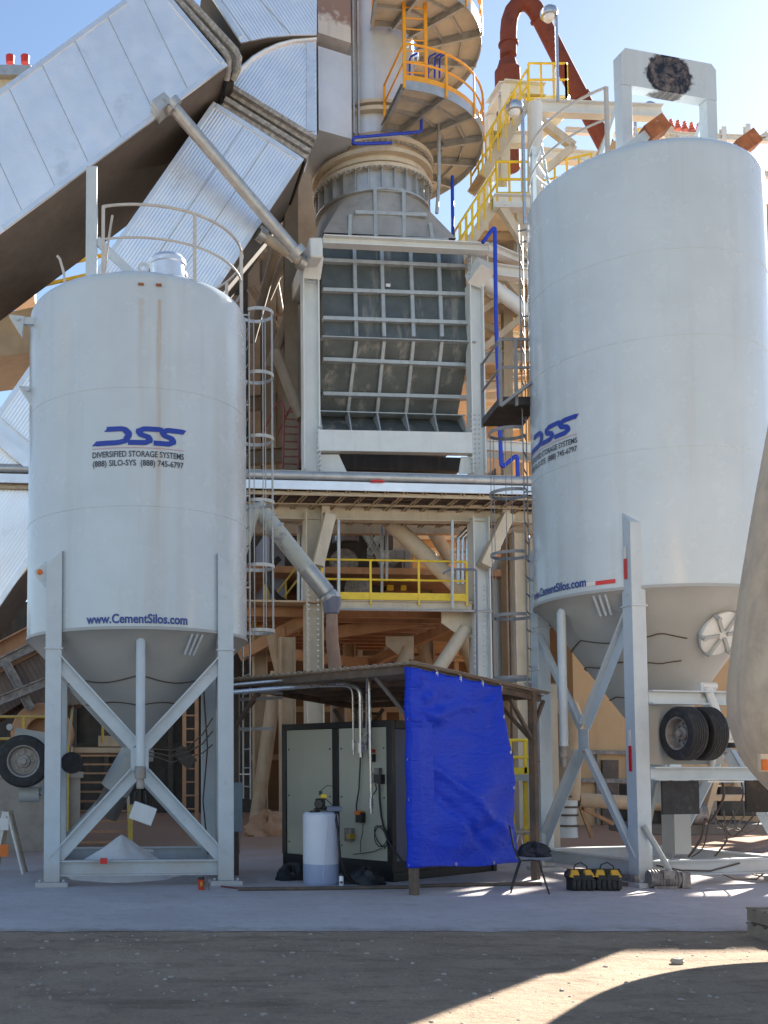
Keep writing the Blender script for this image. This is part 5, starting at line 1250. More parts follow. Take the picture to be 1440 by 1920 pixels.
pipe([(831, 1075), (845, 1067), (893, 1068), (895, 1280)], .03, m_bpanel, 'thin slate blue pipe running down the right lower column', off=-.55)
mb = MB()
fanh = base(650, 1080, 4, 'fan_unit', 'dark dusty machine with round cover behind the yellow railing', 'machine')
pt(sl([(610, 1018), (688, 1018), (688, 1118), (610, 1118)], 4, 2.5), 'housing', m_hood, fanh)
cc = F(645, 1055, 3.9); pt(MB().lathe([(.0, 0), (.42, .02), (.45, .08), (.45, .2)], cc+BN*-.1, 32, ax=(BU, Z, BN)), 'round_cover', m_motor, fanh)
pt(MB().cyl(F(660, 1105, 3.0), F(680, 1105, 3.2), .35, 18), 'motor', m_motor, fanh); pt(MB().box(F(655, 990, 4.2), (.5, .5, .9), (BU, BN, Z)), 'damper_box', m_motor, fanh)
pt(sl([(628, 985), (654, 985), (654, 1015), (628, 1015)], 4.4, .4), 'terminal_box', m_chrome, fanh)
cv = base(720, 1110, 5, 'conveyor', 'sloped dusty conveyor housing behind the yellow railing', 'conveyor')
pt(hbeam(MB(), (640, 1140), (745, 1065), 5, 1.0, .5, 'b', 6), 'housing', m_hood, cv); pt(hbeam(MB(), (715, 1085), (775, 1085), 5.5, .8, .35, 'b'), 'guard', m_maroon, cv)
for (a, b) in (((726, 1088), (738, 1107)), ((752, 1088), (762, 1107))): pt(sl([(a[0], a[1]), (b[0], a[1]), (b[0], b[1]), (a[0], b[1])], 4.88, .1), 'yellow_guard', m_yel, cv)
eb = base(770, 1060, 3, 'electrical_cabinet', 'tall pale switch cabinet standing behind the yellow railing', 'cabinet')
pt(sl([(739, 1028), (772, 1028), (772, 1085), (739, 1085)], 5.5, .8), 'cabinet_body', m_cream, eb); pt(sl([(742, 1032), (757, 1032), (757, 1080), (742, 1080)], 5.45, .03).prism([F(759, 1032, 5.45), F(769, 1032, 5.45), F(769, 1080, 5.45), F(759, 1080, 5.45)], BN*.03), 'door', m_hop, eb)
cd_ = base(868, 1020, 1, 'conduit_bank', 'bank of bent steel conduits beside the right lower column', 'conduit')
mb = MB()
for k, x in enumerate((859, 867, 875)):
    mb.tube([F(x+22, 985, .8), F(x+18, 990, .6), F(x, 1008, .6), F(x, 1016, .6), F(x, 1095, .6)], .055, 8)
pt(mb, 'pipe_run', m_chrome, cd_)
mb = MB()
for y in (1010, 1035, 1075): mb.bar(F(850, y, .7), F(884, y, .7), .06, .05)
pt(mb, 'clamp_bar', m_galv, cd_)
# chute from the shorter silo down through the shelter roof
chp = [P(452, 1010, 18.5), P(470, 962, 18.6), P(484, 945, 18.7)]
chu = thing('transfer_pipe', 'fat pale pipe slanting from behind the left silo down to the shelter roof', 'pipe', tuple(P(484, 945, 18.7)))
a = P(482, 950, 18.7); b = P(612, 1112, 18.7); c = P(624, 1128, 18.7); d = P(623, 1150, 18.7)
m_chute = mat('chute_paint', (.50, .53, .49), .5, 0, .06, 3, col2=(.3, .3, .33), c2=(.55, .65), s2=3)
pt(MB().tube([P(440, 1060, 18.6), P(466, 975, 18.6), P(474, 958, 18.65), a, a.lerp(b, .2), a.lerp(b, .72)], [.15, .15, .15, .15, .155, .155], 24), 'upper_pipe', m_chute, chu)
pt(MB().tube([a.lerp(b, .72), b], .16, 24).sphere(b.lerp(c, .5), .17, 10), 'worn_elbow', m_galv, chu)
mb = MB(); dd = (b-a).normalized()
for k in (.16, .27): mb.lathe([(.15, -.02), (.185, -.02), (.185, .02), (.15, .02)], a.lerp(b, k), 24, ax=(dd.orthogonal().normalized(), dd.cross(dd.orthogonal().normalized()), dd), cap=False)
pt(mb, 'band', m_galv, chu)
pt(MB().lathe([(.10, 0), (.13, .02), (.17, .2), (.17, .3), (0, .32)], P(622, 1152, 18.7), 24), 'coupling', m_bpanel, chu)
pt(MB().tube([P(622, 1150, 18.7), P(623, 1200, 18.7), P(632, 1290, 18.9), P(633, 1420, 18.9)], [.10, .11, .125, .125], 20), 'lower_hose', mat('brown_hose', (.32, .21, .16), .75, 0, .12, 3, col2=(.4, .3, .24), c2=(.5, .7)), chu)
# ------------------------------------------------------------------ background structures
def wallbox(name, label, cat, x0, x1, off, dep, z0, z1, mt, part='wall'):
    a = F(x0, 1440, off); b = F(x1, 1440, off); xa_, xb_ = bl(a).x, bl(b).x; t = thing(name, label, cat, tuple(B((xa_+xb_)/2, off, 0)))
    o = pt(MB().prism([B(xa_, off, z0), B(xb_, off, z0), B(xb_, off, z1), B(xa_, off, z1)], BN*dep), part, mt, t, smooth=False); return t, xa_, xb_
def truss(t, pts, w_, mt, name='beam', kind='b', h_=None):
    if kind == 'b' and w_ >= .16 and name != 'tube_brace': kind = 'i'
    for a, b, o1, o2 in pts:
        mb = MB()
        p, q = F(*a, o1), F(*b, o2)
        if kind == 'b': mb.bar(p, q, w_, h_ or w_)
        elif kind == 'i': mb.ib(p, q, w_, h_ or w_*1.3, .03)
        else: mb.cyl(p, q, w_, 12)
        o = pt(mb, name, mt, t)
    return o
# left-hand dark machinery hall behind the ladder
lf = base(510, 700, 5, 'braced_tower', 'shadowed braced steel tower behind the ladder cage', 'tower')
m_shadow = mat('shaded_steel', (.22, .18, .14), .7, 0, .15, 2, dust=(.3, .22, .15))  # darker copy of the tower steel; its shade is put into the colour
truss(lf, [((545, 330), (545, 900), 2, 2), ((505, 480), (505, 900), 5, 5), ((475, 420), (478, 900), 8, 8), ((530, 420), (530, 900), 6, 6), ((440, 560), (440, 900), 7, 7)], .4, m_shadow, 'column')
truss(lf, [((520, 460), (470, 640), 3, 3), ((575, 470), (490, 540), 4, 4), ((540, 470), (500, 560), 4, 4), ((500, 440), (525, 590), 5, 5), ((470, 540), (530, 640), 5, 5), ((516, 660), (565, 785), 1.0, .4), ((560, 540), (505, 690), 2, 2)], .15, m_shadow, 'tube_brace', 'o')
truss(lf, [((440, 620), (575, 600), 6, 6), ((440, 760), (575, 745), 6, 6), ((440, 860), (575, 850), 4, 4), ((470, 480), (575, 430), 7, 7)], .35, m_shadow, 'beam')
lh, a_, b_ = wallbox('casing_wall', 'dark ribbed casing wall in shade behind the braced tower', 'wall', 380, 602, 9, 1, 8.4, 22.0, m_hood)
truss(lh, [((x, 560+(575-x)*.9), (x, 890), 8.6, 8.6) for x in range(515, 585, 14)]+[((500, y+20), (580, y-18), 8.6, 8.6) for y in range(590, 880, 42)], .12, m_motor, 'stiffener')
pt(sl([(520, 300), (650, 290), (650, 480), (520, 480)], 5.5, .3), 'dark_backing', m_shadow, lf)  # dark sheet added in the shade colour to close a bright gap
fl_ = base(545, 800, 1, 'ladder', 'maroon hooped ladder top leaning near the left white column', 'ladder')
mb = MB()
for k in (-.22, .22): mb.tube([F(545, 878, .6)+BU*k, F(547, 765, .6)+BU*k, F(542, 752, .6)+BU*k, F(533, 758, .6)+BU*k, F(505, 815, .8)+BU*k], .035, 6)
for k in range(8): p = F(545, 870-14*k, .6); mb.cyl(p-BU*.22, p+BU*.22, .02, 6)
pt(mb, 'ladder_rails', m_maroon, fl_)
# hall interior behind the lower columns
bw, xa_, xb_ = wallbox('rear_hall', 'tan dust-coated hall wall far behind the lower columns', 'building', 380, 1012, 15, 3, 0, 11, m_brwall)
truss(bw, [((x, 1130), (x, 1530), 14.7, 14.7) for x in range(450, 1000, 45)]+[((440, y), (1005, y), 14.6, 14.6) for y in (1235, 1330, 1420)], .18, m_tan, 'rib')
mb = MB()
for x, y, w_, h_ in ((690, 1300, 26, 40), (745, 1250, 20, 30), (930, 1190, 12, 60), (520, 1250, 22, 34)): sl([(x, y), (x+w_, y), (x+w_, y+h_), (x, y+h_)], 14.9, .06, mb)
pt(mb, 'opening', m_dark, bw)
uw, _, _ = wallbox('bin_wall', 'sunlit tan bin behind the tube braces at the right of the yellow railing', 'bin', 778, 905, 10, 4, 6.4, 11.5, m_tanwall)
truss(uw, [((780, y), (905, y+2), 9.8, 9.8) for y in (1005, 1035, 1095)], .2, m_cream, 'rib')
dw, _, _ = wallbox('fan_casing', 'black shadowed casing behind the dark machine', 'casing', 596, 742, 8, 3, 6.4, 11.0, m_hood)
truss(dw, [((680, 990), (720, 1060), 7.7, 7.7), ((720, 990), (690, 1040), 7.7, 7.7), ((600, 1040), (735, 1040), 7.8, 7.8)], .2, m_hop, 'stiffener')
ww = base(455, 1080, 3, 'blue_casing', 'dull blue-grey casing edge behind the left ladder cage', 'casing'); pt(sl([(505, 990), (534, 990), (534, 1170), (505, 1190)], 4, 3), 'casing', m_bpanel, ww)
rl = base(520, 1120, 2.5, 'stair_rail', 'dusty yellow stair railing behind the ladder cage', 'railing')
mb = MB()
for y in (0, 26): mb.cyl(F(470, 1175+y, 2.5), F(570, 1045+y, 2.5), .03, 8)
for x in (480, 514, 536, 560): mb.bar(F(x, 1290-x*.18, 2.5), F(x, 1165-(x-480)*1.3, 2.5), .05)
sl([(496, 1095), (504, 1095), (504, 1130), (496, 1130)], 2.4, .1, mb); pt(mb, 'railing', m_yeld, rl)
wh = base(545, 1080, 2, 'hand_wheel', 'dark wheel rim with bright scrap behind the pale slanting pipe', 'wheel'); c0 = F(552, 1085, 2.2)
pt(MB().arc(c0, .75, 2.2, 5.2, 0, 0, .09, 20, 8, ax=(BU, Z, BN)), 'wheel_rim', m_black, wh)
# red-dusted hall behind the shorter silo
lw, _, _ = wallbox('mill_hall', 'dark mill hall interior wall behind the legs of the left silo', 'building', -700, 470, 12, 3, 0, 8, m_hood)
pt(MB().prism([B(xa_, off_-9, 7.6) for off_ in (12,)]+[B(xb_, 3, 7.6), B(xb_, 12, 7.6), B(xa_, 12, 7.6)], Z*.2), 'roof', m_red, lw); pt(MB().prism([B(xb_, 3, 0), B(xb_, 12, 0), B(xb_, 12, 7.6), B(xb_, 3, 7.6)], BU*-.2), 'shade_wall', m_hood, lw)  # roof and side wall added to keep the sun out of the hall
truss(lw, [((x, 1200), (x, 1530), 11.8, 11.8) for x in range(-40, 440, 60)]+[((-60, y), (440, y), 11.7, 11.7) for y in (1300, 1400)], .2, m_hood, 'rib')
cw, _, _ = wallbox('concrete_wall', 'low brown concrete wall behind the left silo wheel', 'wall', -500, 150, -6.5, .5, 0, 1.55, m_concrete)
pt(MB().prism([B(bl(F(-200, 1500, -6.6)).x, -6.56, 1.5), B(bl(F(155, 1500, -6.6)).x, -6.56, 1.5), B(bl(F(155, 1500, -6.6)).x, -6.56, 1.62), B(bl(F(-200, 1500, -6.6)).x, -6.56, 1.62)], BN*.62), 'coping', m_concrete, cw)
rail(cw, [F(-60, 1430, -6.3), F(95, 1430, -6.3)], .95, m_yeld, 3, name='railing')
stt = base(180, 1500, -5, 'steel_stair', 'dusty steel stair with yellow posts seen through the left silo legs', 'stair')
p0 = F(182, 1585, -6.0); zs = 0.0
mb = MB()
for k in range(10):
    o_ = -6.6+.27*k; mb.prism([B(bl(p0).x-.55, o_, .2*k+.16), B(bl(p0).x+.62, o_, .2*k+.16), B(bl(p0).x+.62, o_+.26, .2*k+.16), B(bl(p0).x-.55, o_+.26, .2*k+.16)], Z*.04)
pt(mb, 'tread', m_red, stt)
mb = MB()
for s_ in (-.6, .66): mb.bar(B(bl(p0).x+s_, -6.7, .1), B(bl(p0).x+s_, -3.9, 2.1), .05, .25)
pt(mb, 'stringer', m_tan, stt)
mb = MB()
for s_, o_, h_ in ((-.62, -6.6, 2.15), (.68, -6.7, .95)): mb.bar(B(bl(p0).x+s_, o_, 0), B(bl(p0).x+s_, o_, h_), .09)
for s_ in (-.6,): mb.cyl(B(bl(p0).x+s_, -6.6, 2.1), B(bl(p0).x+s_, -3.5, 3.2), .03, 8)
mb.tube([B(bl(p0).x+.1, -3.6, 2.3), B(bl(p0).x+.1, -3.6, 3.3), B(bl(p0).x+.7, -3.6, 3.3), B(bl(p0).x+.7, -3.6, 2.3)], .035, 8); mb.cyl(B(bl(p0).x-1, -3.6, 3.2), B(bl(p0).x+.1, -3.6, 3.2), .03, 8)
pt(mb, 'railing', m_yeld, stt)
pt(MB().prism([B(bl(p0).x-1.5, -3.9, 2.05), B(bl(p0).x+1.2, -3.9, 2.05), B(bl(p0).x+1.2, -1, 2.05), B(bl(p0).x-1.5, -1, 2.05)], Z*.12).prism([B(bl(p0).x+.0, -3.6, 2.2), B(bl(p0).x+1.0, -3.6, 2.2), B(bl(p0).x+1.0, -2.6, 2.2), B(bl(p0).x, -2.6, 2.2)], Z*.25), 'landing', m_tan, stt)
wl = F(357, 1560, -3); caged_ladder(V((wl.x, wl.y, .1)), V((wl.x, wl.y, 4.2)), m_red, 'ladder', 'narrow rusty ladder seen through the right half of the left silo legs', .3, False)
cs_ = base(60, 1250, -3.5, 'inclined_casing', 'dark inclined ribbed casing at the left edge above the wheel', 'casing')
ax = (F(110, 1200, -4)-F(-20, 1270, -4)).normalized()
for k, poly in enumerate(([(-80, 1262), (8, 1258), (40, 1318), (-80, 1390)], [(20, 1250), (70, 1218), (150, 1200), (150, 1320), (62, 1330)])):
    axbuild(sl(poly, -4, 1.6), 'casing_panel', mat('dark_cladding', (.17, .13, .11), .7, .2, .15, 3, corr=('X', 9), corrd=.6), cs_, ax, F(0, 1260, -4))
truss(cs_, [((-40, 1262), (75, 1205), -4.3, -4.3), ((12, 1245), (58, 1330), -4.4, -4.4), ((-30, 1325), (95, 1275), -4.5, -4.5)], .16, m_motor, 'clamp_bar')
truss(cs_, [((-40, 1255), (75, 1195), -3.9, -3.9)], .5, m_red, 'top_beam')
dr = base(75, 1360, -3.6, 'drum', 'brown dusty drum end above the left concrete wall', 'drum'); c0 = F(78, 1375, -4.2)
pt(MB().lathe([(.0, .3), (.34, .3), (.36, .0), (.66, 0), (.7, .05), (.7, 1.5)], c0, 36, ax=(BU, Z, BN)), 'drum_shell', m_red, dr)
# yellow and white beams glimpsed behind the top of the shorter silo
sb_ = base(100, 600, 4, 'gallery', 'sunlit tan gallery glimpsed behind the left silo top', 'gallery')
pt(sl([(-250, 640), (140, 560), (140, 650), (-250, 700)], 4, 3), 'gallery_wall', m_cream, sb_); truss(sb_, [((-200, 600), (230, 500), 3.6, 3.6), ((-200, 570), (230, 470), 3.6, 3.6)], .09, m_yel, 'railing')
# grey roof edge with red stubs at the top left
rf_ = base(20, 130, 12, 'storage_bin', 'grey bin roof edge with two red stubs at the upper left', 'roof')
pt(sl([(-200, 118), (58, 122), (58, 140), (-200, 138)], 12, 4), 'roof_edge', m_galv, rf_); pt(sl([(-200, 141), (56, 142), (56, 500), (-200, 500)], 12.3, 4), 'wall', m_cream, rf_)
mb = MB()
for x in (19, 47): p = F(x, 119, 12.8); mb.lathe([(.0, 0), (.16, 0), (.18, .3), (.0, .32)], p, 16)
pt(mb, 'stub', m_redp, rf_)
# low tan structures behind the left silo base-right and mounds
for k, (px, y, off, s_, lab) in enumerate(((500, 1545, -2, (1.2, .8, .5), 'heap of red-brown dust beside the tan columns'),)):
    o = lump('dust_heap', 720, 1700, s_, m_red, lab, 'dust heap', 9); p = F(px, y, off); o.location = (p.x, p.y, 0)
# --- right-hand yellow stair tower
yt = base(980, 300, 2, 'stair_tower', 'white steel stair tower with yellow railings behind the right silo', 'tower')
truss(yt, [((1003, 195), (1003, 520), 1.5, 1.5)], .22, m_white, 'column', 'o')
truss(yt, [((945, 165), (945, 345), 3, 3), ((920, 205), (920, 345), 5, 5), ((975, 380), (975, 520), 3, 3), ((905, 330), (905, 470), 4, 4)], .28, m_white, 'column')
truss(yt, [((943, 165), (1020, 172), 3, 3), ((918, 205), (945, 165), 5, 3), ((1000, 202), (1240, 212), 2, 2), ((918, 262), (1000, 262), 3, 3), ((925, 380), (1040, 382), 1, 1), ((1000, 290), (1140, 300), 6, 6), ((880, 470), (1000, 480), 4, 4), ((890, 560), (1000, 570), 6, 6), ((890, 625), (1005, 640), 8, 8), ((890, 705), (1005, 690), 9, 9), ((890, 740), (1005, 742), 7, 7)], .32, m_white, 'beam', 'i')
truss(yt, [((1010, 225), (1075, 275), 2, 2), ((1075, 275), (1010, 330), 2, 2), ((1065, 205), (1010, 260), 3, 3), ((940, 390), (990, 470), 1, 1), ((990, 470), (915, 560), 4, 4), ((905, 520), (1000, 620), 5, 5), ((1000, 530), (905, 640), 6, 6), ((910, 660), (1000, 740), 8, 8), ((930, 560), (1000, 500), 7, 7), ((1110, 330), (1160, 210), 1, 1), ((1230, 212), (1290, 300), 3, 3)], .22, m_cream, 'tube_brace')
pu = [F(985, 186, 2), F(1062, 186, 2), F(1068, 180, 4)]
pt(MB().prism([F(985, 190, 2), F(1062, 190, 2), F(1068, 184, 4), F(985, 184, 4)], Z*.1), 'deck', m_yel, yt)
rail(yt, [F(992, 183, 2), F(1062, 183, 2)], 1.1, m_yel, 3, .035); rail(yt, [F(1062, 183, 2), F(1064, 180, 4)], 1.1, m_yel, 2, .035)
pd = MB().prism([F(928, 377, 1), F(1000, 377, 1), F(1002, 373, 3.5), F(922, 373, 3.5)], Z*.12); pt(pd, 'deck', m_yel, yt)
rail(yt, [F(932, 372, 1), F(1003, 372, 1)], 1.12, m_yel, 3, .04, toe=.14); rail(yt, [F(1018, 372, 2.5), F(1110, 352, 2.5)], 1.1, m_yel, 4, .035)
def flight(a, b, wd, nst, rail_mt, label_parent):
    """a top, b bottom, stair runs between, wd deep into the plant"""
    st_ = MB()
    for o_ in (0, wd): st_.bar(a+BN*o_, b+BN*o_, .06, .3)
    pt(st_, 'stringer', m_cream, label_parent)
    tr_ = MB()
    for k in range(nst):
        p = a.lerp(b, (k+.5)/nst); tr_.box(p+BN*wd/2, (.28, wd-.08, .04), (BU, BN, Z))
    pt(tr_, 'tread', m_tan, label_parent)
    pt(MB().prism([a-Z*.16+BN*.06, b-Z*.16+BN*.06, b-Z*.16+BN*(wd-.06), a-Z*.16+BN*(wd-.06)], Z*-.02), 'soffit', m_cream, label_parent)
    for o_ in (-.02, wd+.02):
        r = MB()
        for hh in (1.05, .55): r.cyl(a+BN*o_+Z*hh, b+BN*o_+Z*hh, .035, 8)
        for k in range(7): p = a.lerp(b, k/6)+BN*o_; r.bar(p, p+Z*1.05, .05)
        pt(r, 'railing', rail_mt, label_parent)
flight(F(990, 192, 1.8), F(905, 330, 1.8), 1.0, 13, m_yel, yt); flight(F(932, 378, 1.2), F(862, 485, 1.2), 1.0, 11, m_yel, yt)
pt(sl([(905, 380), (1000, 382), (1000, 470), (890, 470)], 4.6, .1), 'cladding', m_tan, yt)
cgy = base(960, 560, 10, 'clad_gallery', 'tan dusty gallery behind the tall blue pipe and white tower', 'gallery')
pt(sl([(866, 440), (1095, 440), (1095, 560), (866, 570)], 9, 3), 'gallery_wall', m_cream, cgy); pt(sl([(866, 585), (1095, 585), (1095, 640), (866, 640)], 9.5, .3), 'gallery_wall', m_tan, cgy)
pt(sl([(866, 700), (1095, 680), (1095, 765), (866, 765)], 10, 3), 'gallery_wall', m_tan, cgy); pt(sl([(955, 640), (1095, 640), (1095, 700), (955, 700)], 11, .3), 'gallery_wall', m_red, cgy)
pt(sl([(938, 760), (1095, 760), (1095, 920), (938, 920)], 11, 3), 'gallery_wall', m_tan, cgy); pt(sl([(905, 915), (940, 860), (960, 915)], 11.5, 2), 'shed_roof', m_hood, cgy)
for y_, o0, o1 in ((440, 3, 9), (560, 4, 9.4), (640, 5, 9.4), (705, 6, 10)):
    pt(MB().prism([F(885, y_, o0), F(1012, y_, o0), F(1012, y_, o0)+BN*(o1-o0), F(885, y_, o0)+BN*(o1-o0)], Z*.08), 'deck', m_cream, cgy)
    truss(cgy, [((885, y_+3), (1012, y_+3), o0, o0)], .16, m_tan, 'deck_beam', 'b', .3)
truss(cgy, [((900, 585), (1000, 520), 4, 4), ((905, 655), (985, 590), 3.5, 3.5), ((895, 600), (960, 640), 5, 5), ((930, 500), (980, 560), 3, 3)], .2, m_cream, 'tube_brace')
truss(cgy, [((950, 560), (950, 915), 5, 5), ((985, 600), (985, 915), 7, 7), ((910, 560), (912, 700), 8, 8)], .3, m_cream, 'column')
truss(cgy, [((905, 672), (1000, 668), 5, 5), ((905, 725), (1000, 712), 6, 6), ((905, 775), (1000, 768), 6.5, 6.5), ((940, 800), (1000, 790), 8, 8), ((905, 850), (1000, 856), 5, 5)], .28, m_white, 'beam')
# lamps
def lamp(px, y0, y1, off, label, dx):
    a, b = F(px, y1, off), F(px, y0, off); b = V((a.x, a.y, b.z)); t = thing('lamp_post', label, 'lamp', tuple(a), 0)
    pt(MB().cyl(a, b, .05, 10).bar(b, b+BU*dx, .06), 'pole', m_chrome, t); h = b+BU*dx
    pt(MB().lathe([(.0, .2), (.1, .2), (.24, .08), (.26, 0), (.24, -.1), (.0, -.1)], h-Z*.05, 24), 'lamp_head', m_chrome, t); pt(MB().lathe([(.17, 0), (.16, -.08), (.10, -.15), (0, -.17)], h-Z*.16, 20), 'lamp_glass', m_glass, t)
lamp(1046, 22, 190, .8, 'tall lamp post above the yellow upper platform', -.22); lamp(984, 200, 420, .3, 'lower lamp post in front of the white tower column', -.25)
lamp(1192, 205, 260, 8, 'small flood lamp seen left in the hoist frame opening', -.25); lamp(1228, 200, 260, 8, 'small flood lamp seen right in the hoist frame opening', -.2)
# red-brown bent pipe
rp = base(960, 150, 8, 'gooseneck_pipe', 'rust-red pipe bent over like a gooseneck against the sky', 'pipe'); o_ = 8
top = [F(953, 105, o_), F(953, 60, o_), F(955, 38, o_), F(961, 20, o_), F(970, 9, o_), F(981, 4, o_), F(993, 7, o_), F(1003, 17, o_), F(1012, 33, o_)]
pt(MB().tube(top+[F(1060, 128, o_), F(1130, 262, o_), F(1150, 300, o_)], .30, 20), 'pipe_run', m_rustp, rp)
p = F(952, 160, o_); pt(MB().lathe([(.36, -1.6), (.42, -1.2), (.42, -.2), (.46, -.1), (.46, .55), (.40, .62), (.32, .85), (.30, .95)], p, 28).lathe([(.0, -3.2), (.38, -3.2), (.38, -1.4)], p, 24), 'body', m_rustp, rp)
mb = MB()
for a, b, k in ((F(1012, 33, o_), F(1060, 128, o_), .0), (F(1060, 128, o_), F(1130, 262, o_), .4), (F(953, 105, o_), F(953, 60, o_), .5)):
    d = (b-a).normalized(); mb.lathe([(.3, -.03), (.36, -.03), (.36, .03), (.3, .03)], a.lerp(b, k), 20, ax=(d.orthogonal().normalized(), d.cross(d.orthogonal().normalized()), d), cap=False)
pt(mb, 'flange', m_rustp, rp)
# gantry seen through and beside the hoist frame
gy = base(1260, 260, 10, 'insulator_rack', 'rack with red insulators and white rails behind the hoist frame', 'rack')
truss(gy, [((1060, 245), (1440, 262), 10, 10), ((1060, 300), (1460, 330), 10, 10), ((1400, 235), (1405, 400), 10, 10), ((1355, 240), (1358, 330), 10, 10), ((1440, 250), (1400, 280), 10, 10)], .18, m_white, 'beam')
mb = MB()
for k in range(6):
    p = F(1245+13*k, 240+2*k, 10)
    for j in range(4): mb.lathe([(.0, 0), (.14-.025*j, .0), (.14-.025*j, .05), (0, .1)], p+Z*(.11*j), 12)
pt(mb, 'insulator', mat('insulator_red', (.55, .17, .13), .5, 0, .1, 6), gy); truss(gy, [((1170, 240), (1170, 285), 9, 9), ((1150, 240), (1230, 245), 9, 9), ((1190, 240), (1190, 285), 9, 9)], .07, m_yel, 'railing')
# steel behind the right silo's right edge, big sheds that throw the shade
rt = base(1440, 600, 6, 'conveyor_tower', 'sunlit steel lattice tower at the right edge behind the right silo', 'tower')
mb = MB()
xa_, xb_ = bl(F(1395, 900, 5)).x, bl(F(1395, 900, 5)).x+4
for x in (xa_, xb_):
    for o_ in (5, 9): mb.ib(B(x, o_, 0), B(x, o_, 18.5), .35, .4, .03, up=BU)
pt(mb, 'column', m_cream, rt); mb = MB()
for k in range(6):
    z_ = 3+3*k
    for o_ in (5, 9): mb.ib(B(xa_+.2, o_, z_), B(xb_-.2, o_, z_), .25, .3, .02); mb.bar(B(xa_, o_-.1, z_-3), B(xb_, o_-.1, z_), .14); mb.bar(B(xb_, o_+.1, z_-3), B(xa_, o_+.1, z_), .14)
    for x in (xa_, xb_): mb.ib(B(x, 5.2, z_), B(x, 8.8, z_), .25, .3, .02)
pt(mb, 'beam', m_tan, rt); rail(rt, [B(xa_-.3, 4.8, 18.2), B(xb_, 4.8, 18.2)], 1.1, m_white, 4)
tw, xa_, xb_ = wallbox('silo_building', 'tan rendered building wall behind the legs of the right silo', 'building', 1078, 1506, 2.2, 3, 0, 19.4, m_tanwall)  # lower wall shows; hidden height and right end stretched to block the sun
pt(MB().prism([B(bl(F(x, 600, 2.2)).x, 2.21, z_) for x, z_ in ((1150, 19.42), (1395, 19.42), (1395, 21.2), (1150, 21.2))], BN*2.8), 'shade_block', m_tanwall, tw)  # hidden block added to keep sun off the left silo top
truss(tw, [((1080, y), (1424, y+4), 2.1, 2.1) for y in (1410, 1463)], .12, m_motor, 'string_course')
truss(tw, [((x, 1410), (x, 1545), 2.12, 2.12) for x in (1120, 1180, 1250, 1320)], .06, m_motor, 'joint')
pt(sl([(1130, 1425), (1160, 1425), (1160, 1552), (1130, 1552)], 2.05, .1), 'door', m_shed, tw)
# pipes and hose behind the right silo
vp = thing('elbow_pipe', 'tan dusty elbow pipe with white hose behind the right silo legs', 'pipe', tuple(P(1065, 1570, 21)))
Yv = 21
pt(MB().tube([P(1068, 1500, Yv), P(1070, 1400, Yv), P(1075, 1350, Yv), P(1068, 1328, Yv), P(1050, 1320, Yv), P(1030, 1322, Yv), P(1000, 1310, Yv)], .2, 18), 'elbow', m_tan, vp)
pt(MB().tube([P(1066, 1482, Yv), P(1066, 1500, Yv), P(1064, 1535, Yv), P(1065, 1570, Yv)], [.16, .18, .17, .19], 18), 'hose', m_white, vp)
mb = MB()
for y in (1495, 1515, 1530, 1550): mb.ring(P(1065, y, Yv), .17, .2, .04, 20)
pt(mb, 'clamp', m_shed, vp)
pt(MB().cyl(P(1085, 1500, Yv), P(1240, 1508, Yv), .14, 16), 'side_pipe', m_tan, vp)
mb = MB(); mb.bar(P(1088, 1512, Yv), P(1110, 1570, Yv), .07); mb.bar(P(1090, 1514, Yv), P(1150, 1545, Yv), .07); pt(mb, 'support_leg', m_red, vp)
yp_ = base(970, 1440, -7, 'access_platform', 'small yellow railed platform right of the blue tarp', 'platform')
Yq = 23; mb = MB()
for y in (1388, 1420): mb.cyl(P(945, y, Yq), P(1000, y, Yq), .035, 8)
for x in (957, 985, 999): mb.bar(P(x, 1388, Yq), P(x, 1450, Yq), .06)
pt(mb, 'railing', m_yel, yp_); pt(MB().bar(P(945, 1446, Yq), P(1000, 1446, Yq), .06, .16), 'toe_board', m_yel, yp_)
pt(MB().bar(P(945, 1458, Yq), P(1000, 1458, Yq), .6, .14), 'deck', m_hop, yp_)
a = P(985, 1460, Yq); mb = MB(); mb.bar(V((a.x, a.y, 0)), a, .08); a = P(958, 1460, Yq); mb.bar(V((a.x, a.y, 0)), a, .12); pt(mb, 'support_leg', m_yel, yp_)
a = P(1022, 1300, 20); sc_ = thing('support_column', 'tall pale column just left of the right silo fill pipe', 'column', (a.x, a.y, 0)); pt(MB().ib(V((a.x, a.y, 0)), V((a.x, a.y, P(1022, 1285, 20).z)), .34, .34, .025), 'column_shaft', m_cream, sc_); pt(MB().ib(P(985, 1292, 20), P(1060, 1296, 20), .2, .25), 'cap_beam', m_hop, sc_)

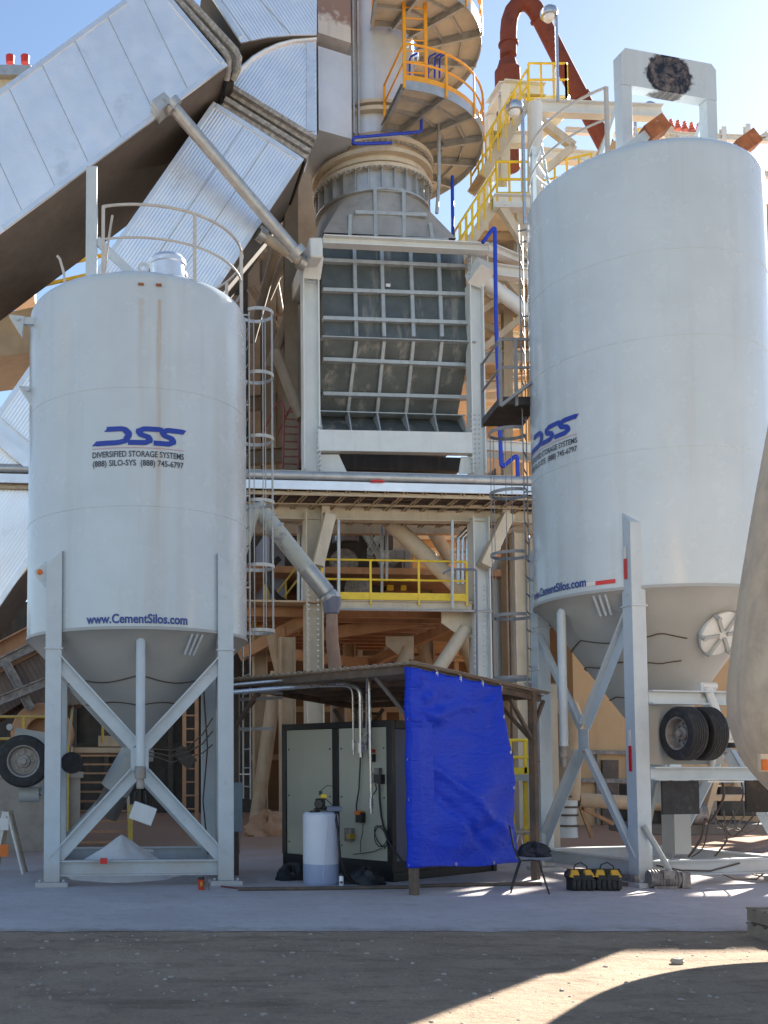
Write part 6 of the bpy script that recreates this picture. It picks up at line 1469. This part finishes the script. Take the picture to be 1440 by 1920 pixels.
ms = thing('pump_skid', 'dark dusty pump skid behind the mudflap under the right silo', 'machine', tuple(V((P(1300, 1500, 21).x, 21, 0))))
def blk(x0, y0, x1, y1, Y, dp, name, m_):
    q = [P(x0, y1, Y), P(x1, y1, Y), P(x1, y0, Y), P(x0, y0, Y)]
    return pt(MB().prism(q, (0, dp, 0)), name, m_, ms, bevel=.02)
blk(1205, 1470, 1290, 1560, 21, 1.2, 'housing', m_hood); blk(1300, 1455, 1345, 1565, 21.4, .8, 'housing', m_motor); blk(1350, 1475, 1440, 1530, 21.8, 1.0, 'housing', m_hood)
blk(1200, 1545, 1460, 1566, 20.8, 1.6, 'skid_beam', m_under); blk(1270, 1490, 1400, 1502, 20.9, .2, 'pipe_rack', m_tan)
pt(MB().cyl(P(1255, 1525, 20.7), P(1320, 1525, 20.7), .2, 18), 'pump', m_motor, ms); pt(MB().bar(P(1345, 1450, 20.8), P(1318, 1545, 20.8), .14, .1), 'stay', m_tan, ms)
pt(MB().tube([P(1380, 1475, 21.6), P(1380, 1440, 21.6), P(1330, 1430, 21.6), P(1260, 1436, 21.6)], .09, 10), 'pipe_run', m_tan, ms)
cb = MB(); random.seed(31)
for k in range(3):
    x = 1392+17*k; q = random.uniform(-6, 6); cb.tube([P(x, 1500, 18.3), P(x+3, 1530, 18.25), P(x-8+q, 1555, 18.1), P(x-26, 1563+q, 18.1), P(x-44+q, 1552, 18.2), P(x-52, 1520, 18.4)], .013, 6)
pt(cb, 'hose', m_cable, ms)
cg2 = thing('shade_gallery', 'unseen tan gallery on trestle legs past the right edge, added to shade the ground', 'conveyor', (24, 32, 0))  # added out of view to cast the shadow edge across pad and dirt
pt(MB().prism([(18.4, 31.2, 13.9), (34, 31.2, 13.9), (34, 31.2, 15.0), (18.4, 31.2, 16.25)], (0, 1.6, 0)), 'shade_housing', m_tanwall, cg2)
for x in (20.5, 26, 32):
    for y in (31.3, 32.7): pt(MB().ib(V((x, y, 0)), V((x, y, 13.9)), .3, .35, .03), 'leg', m_cream, cg2)
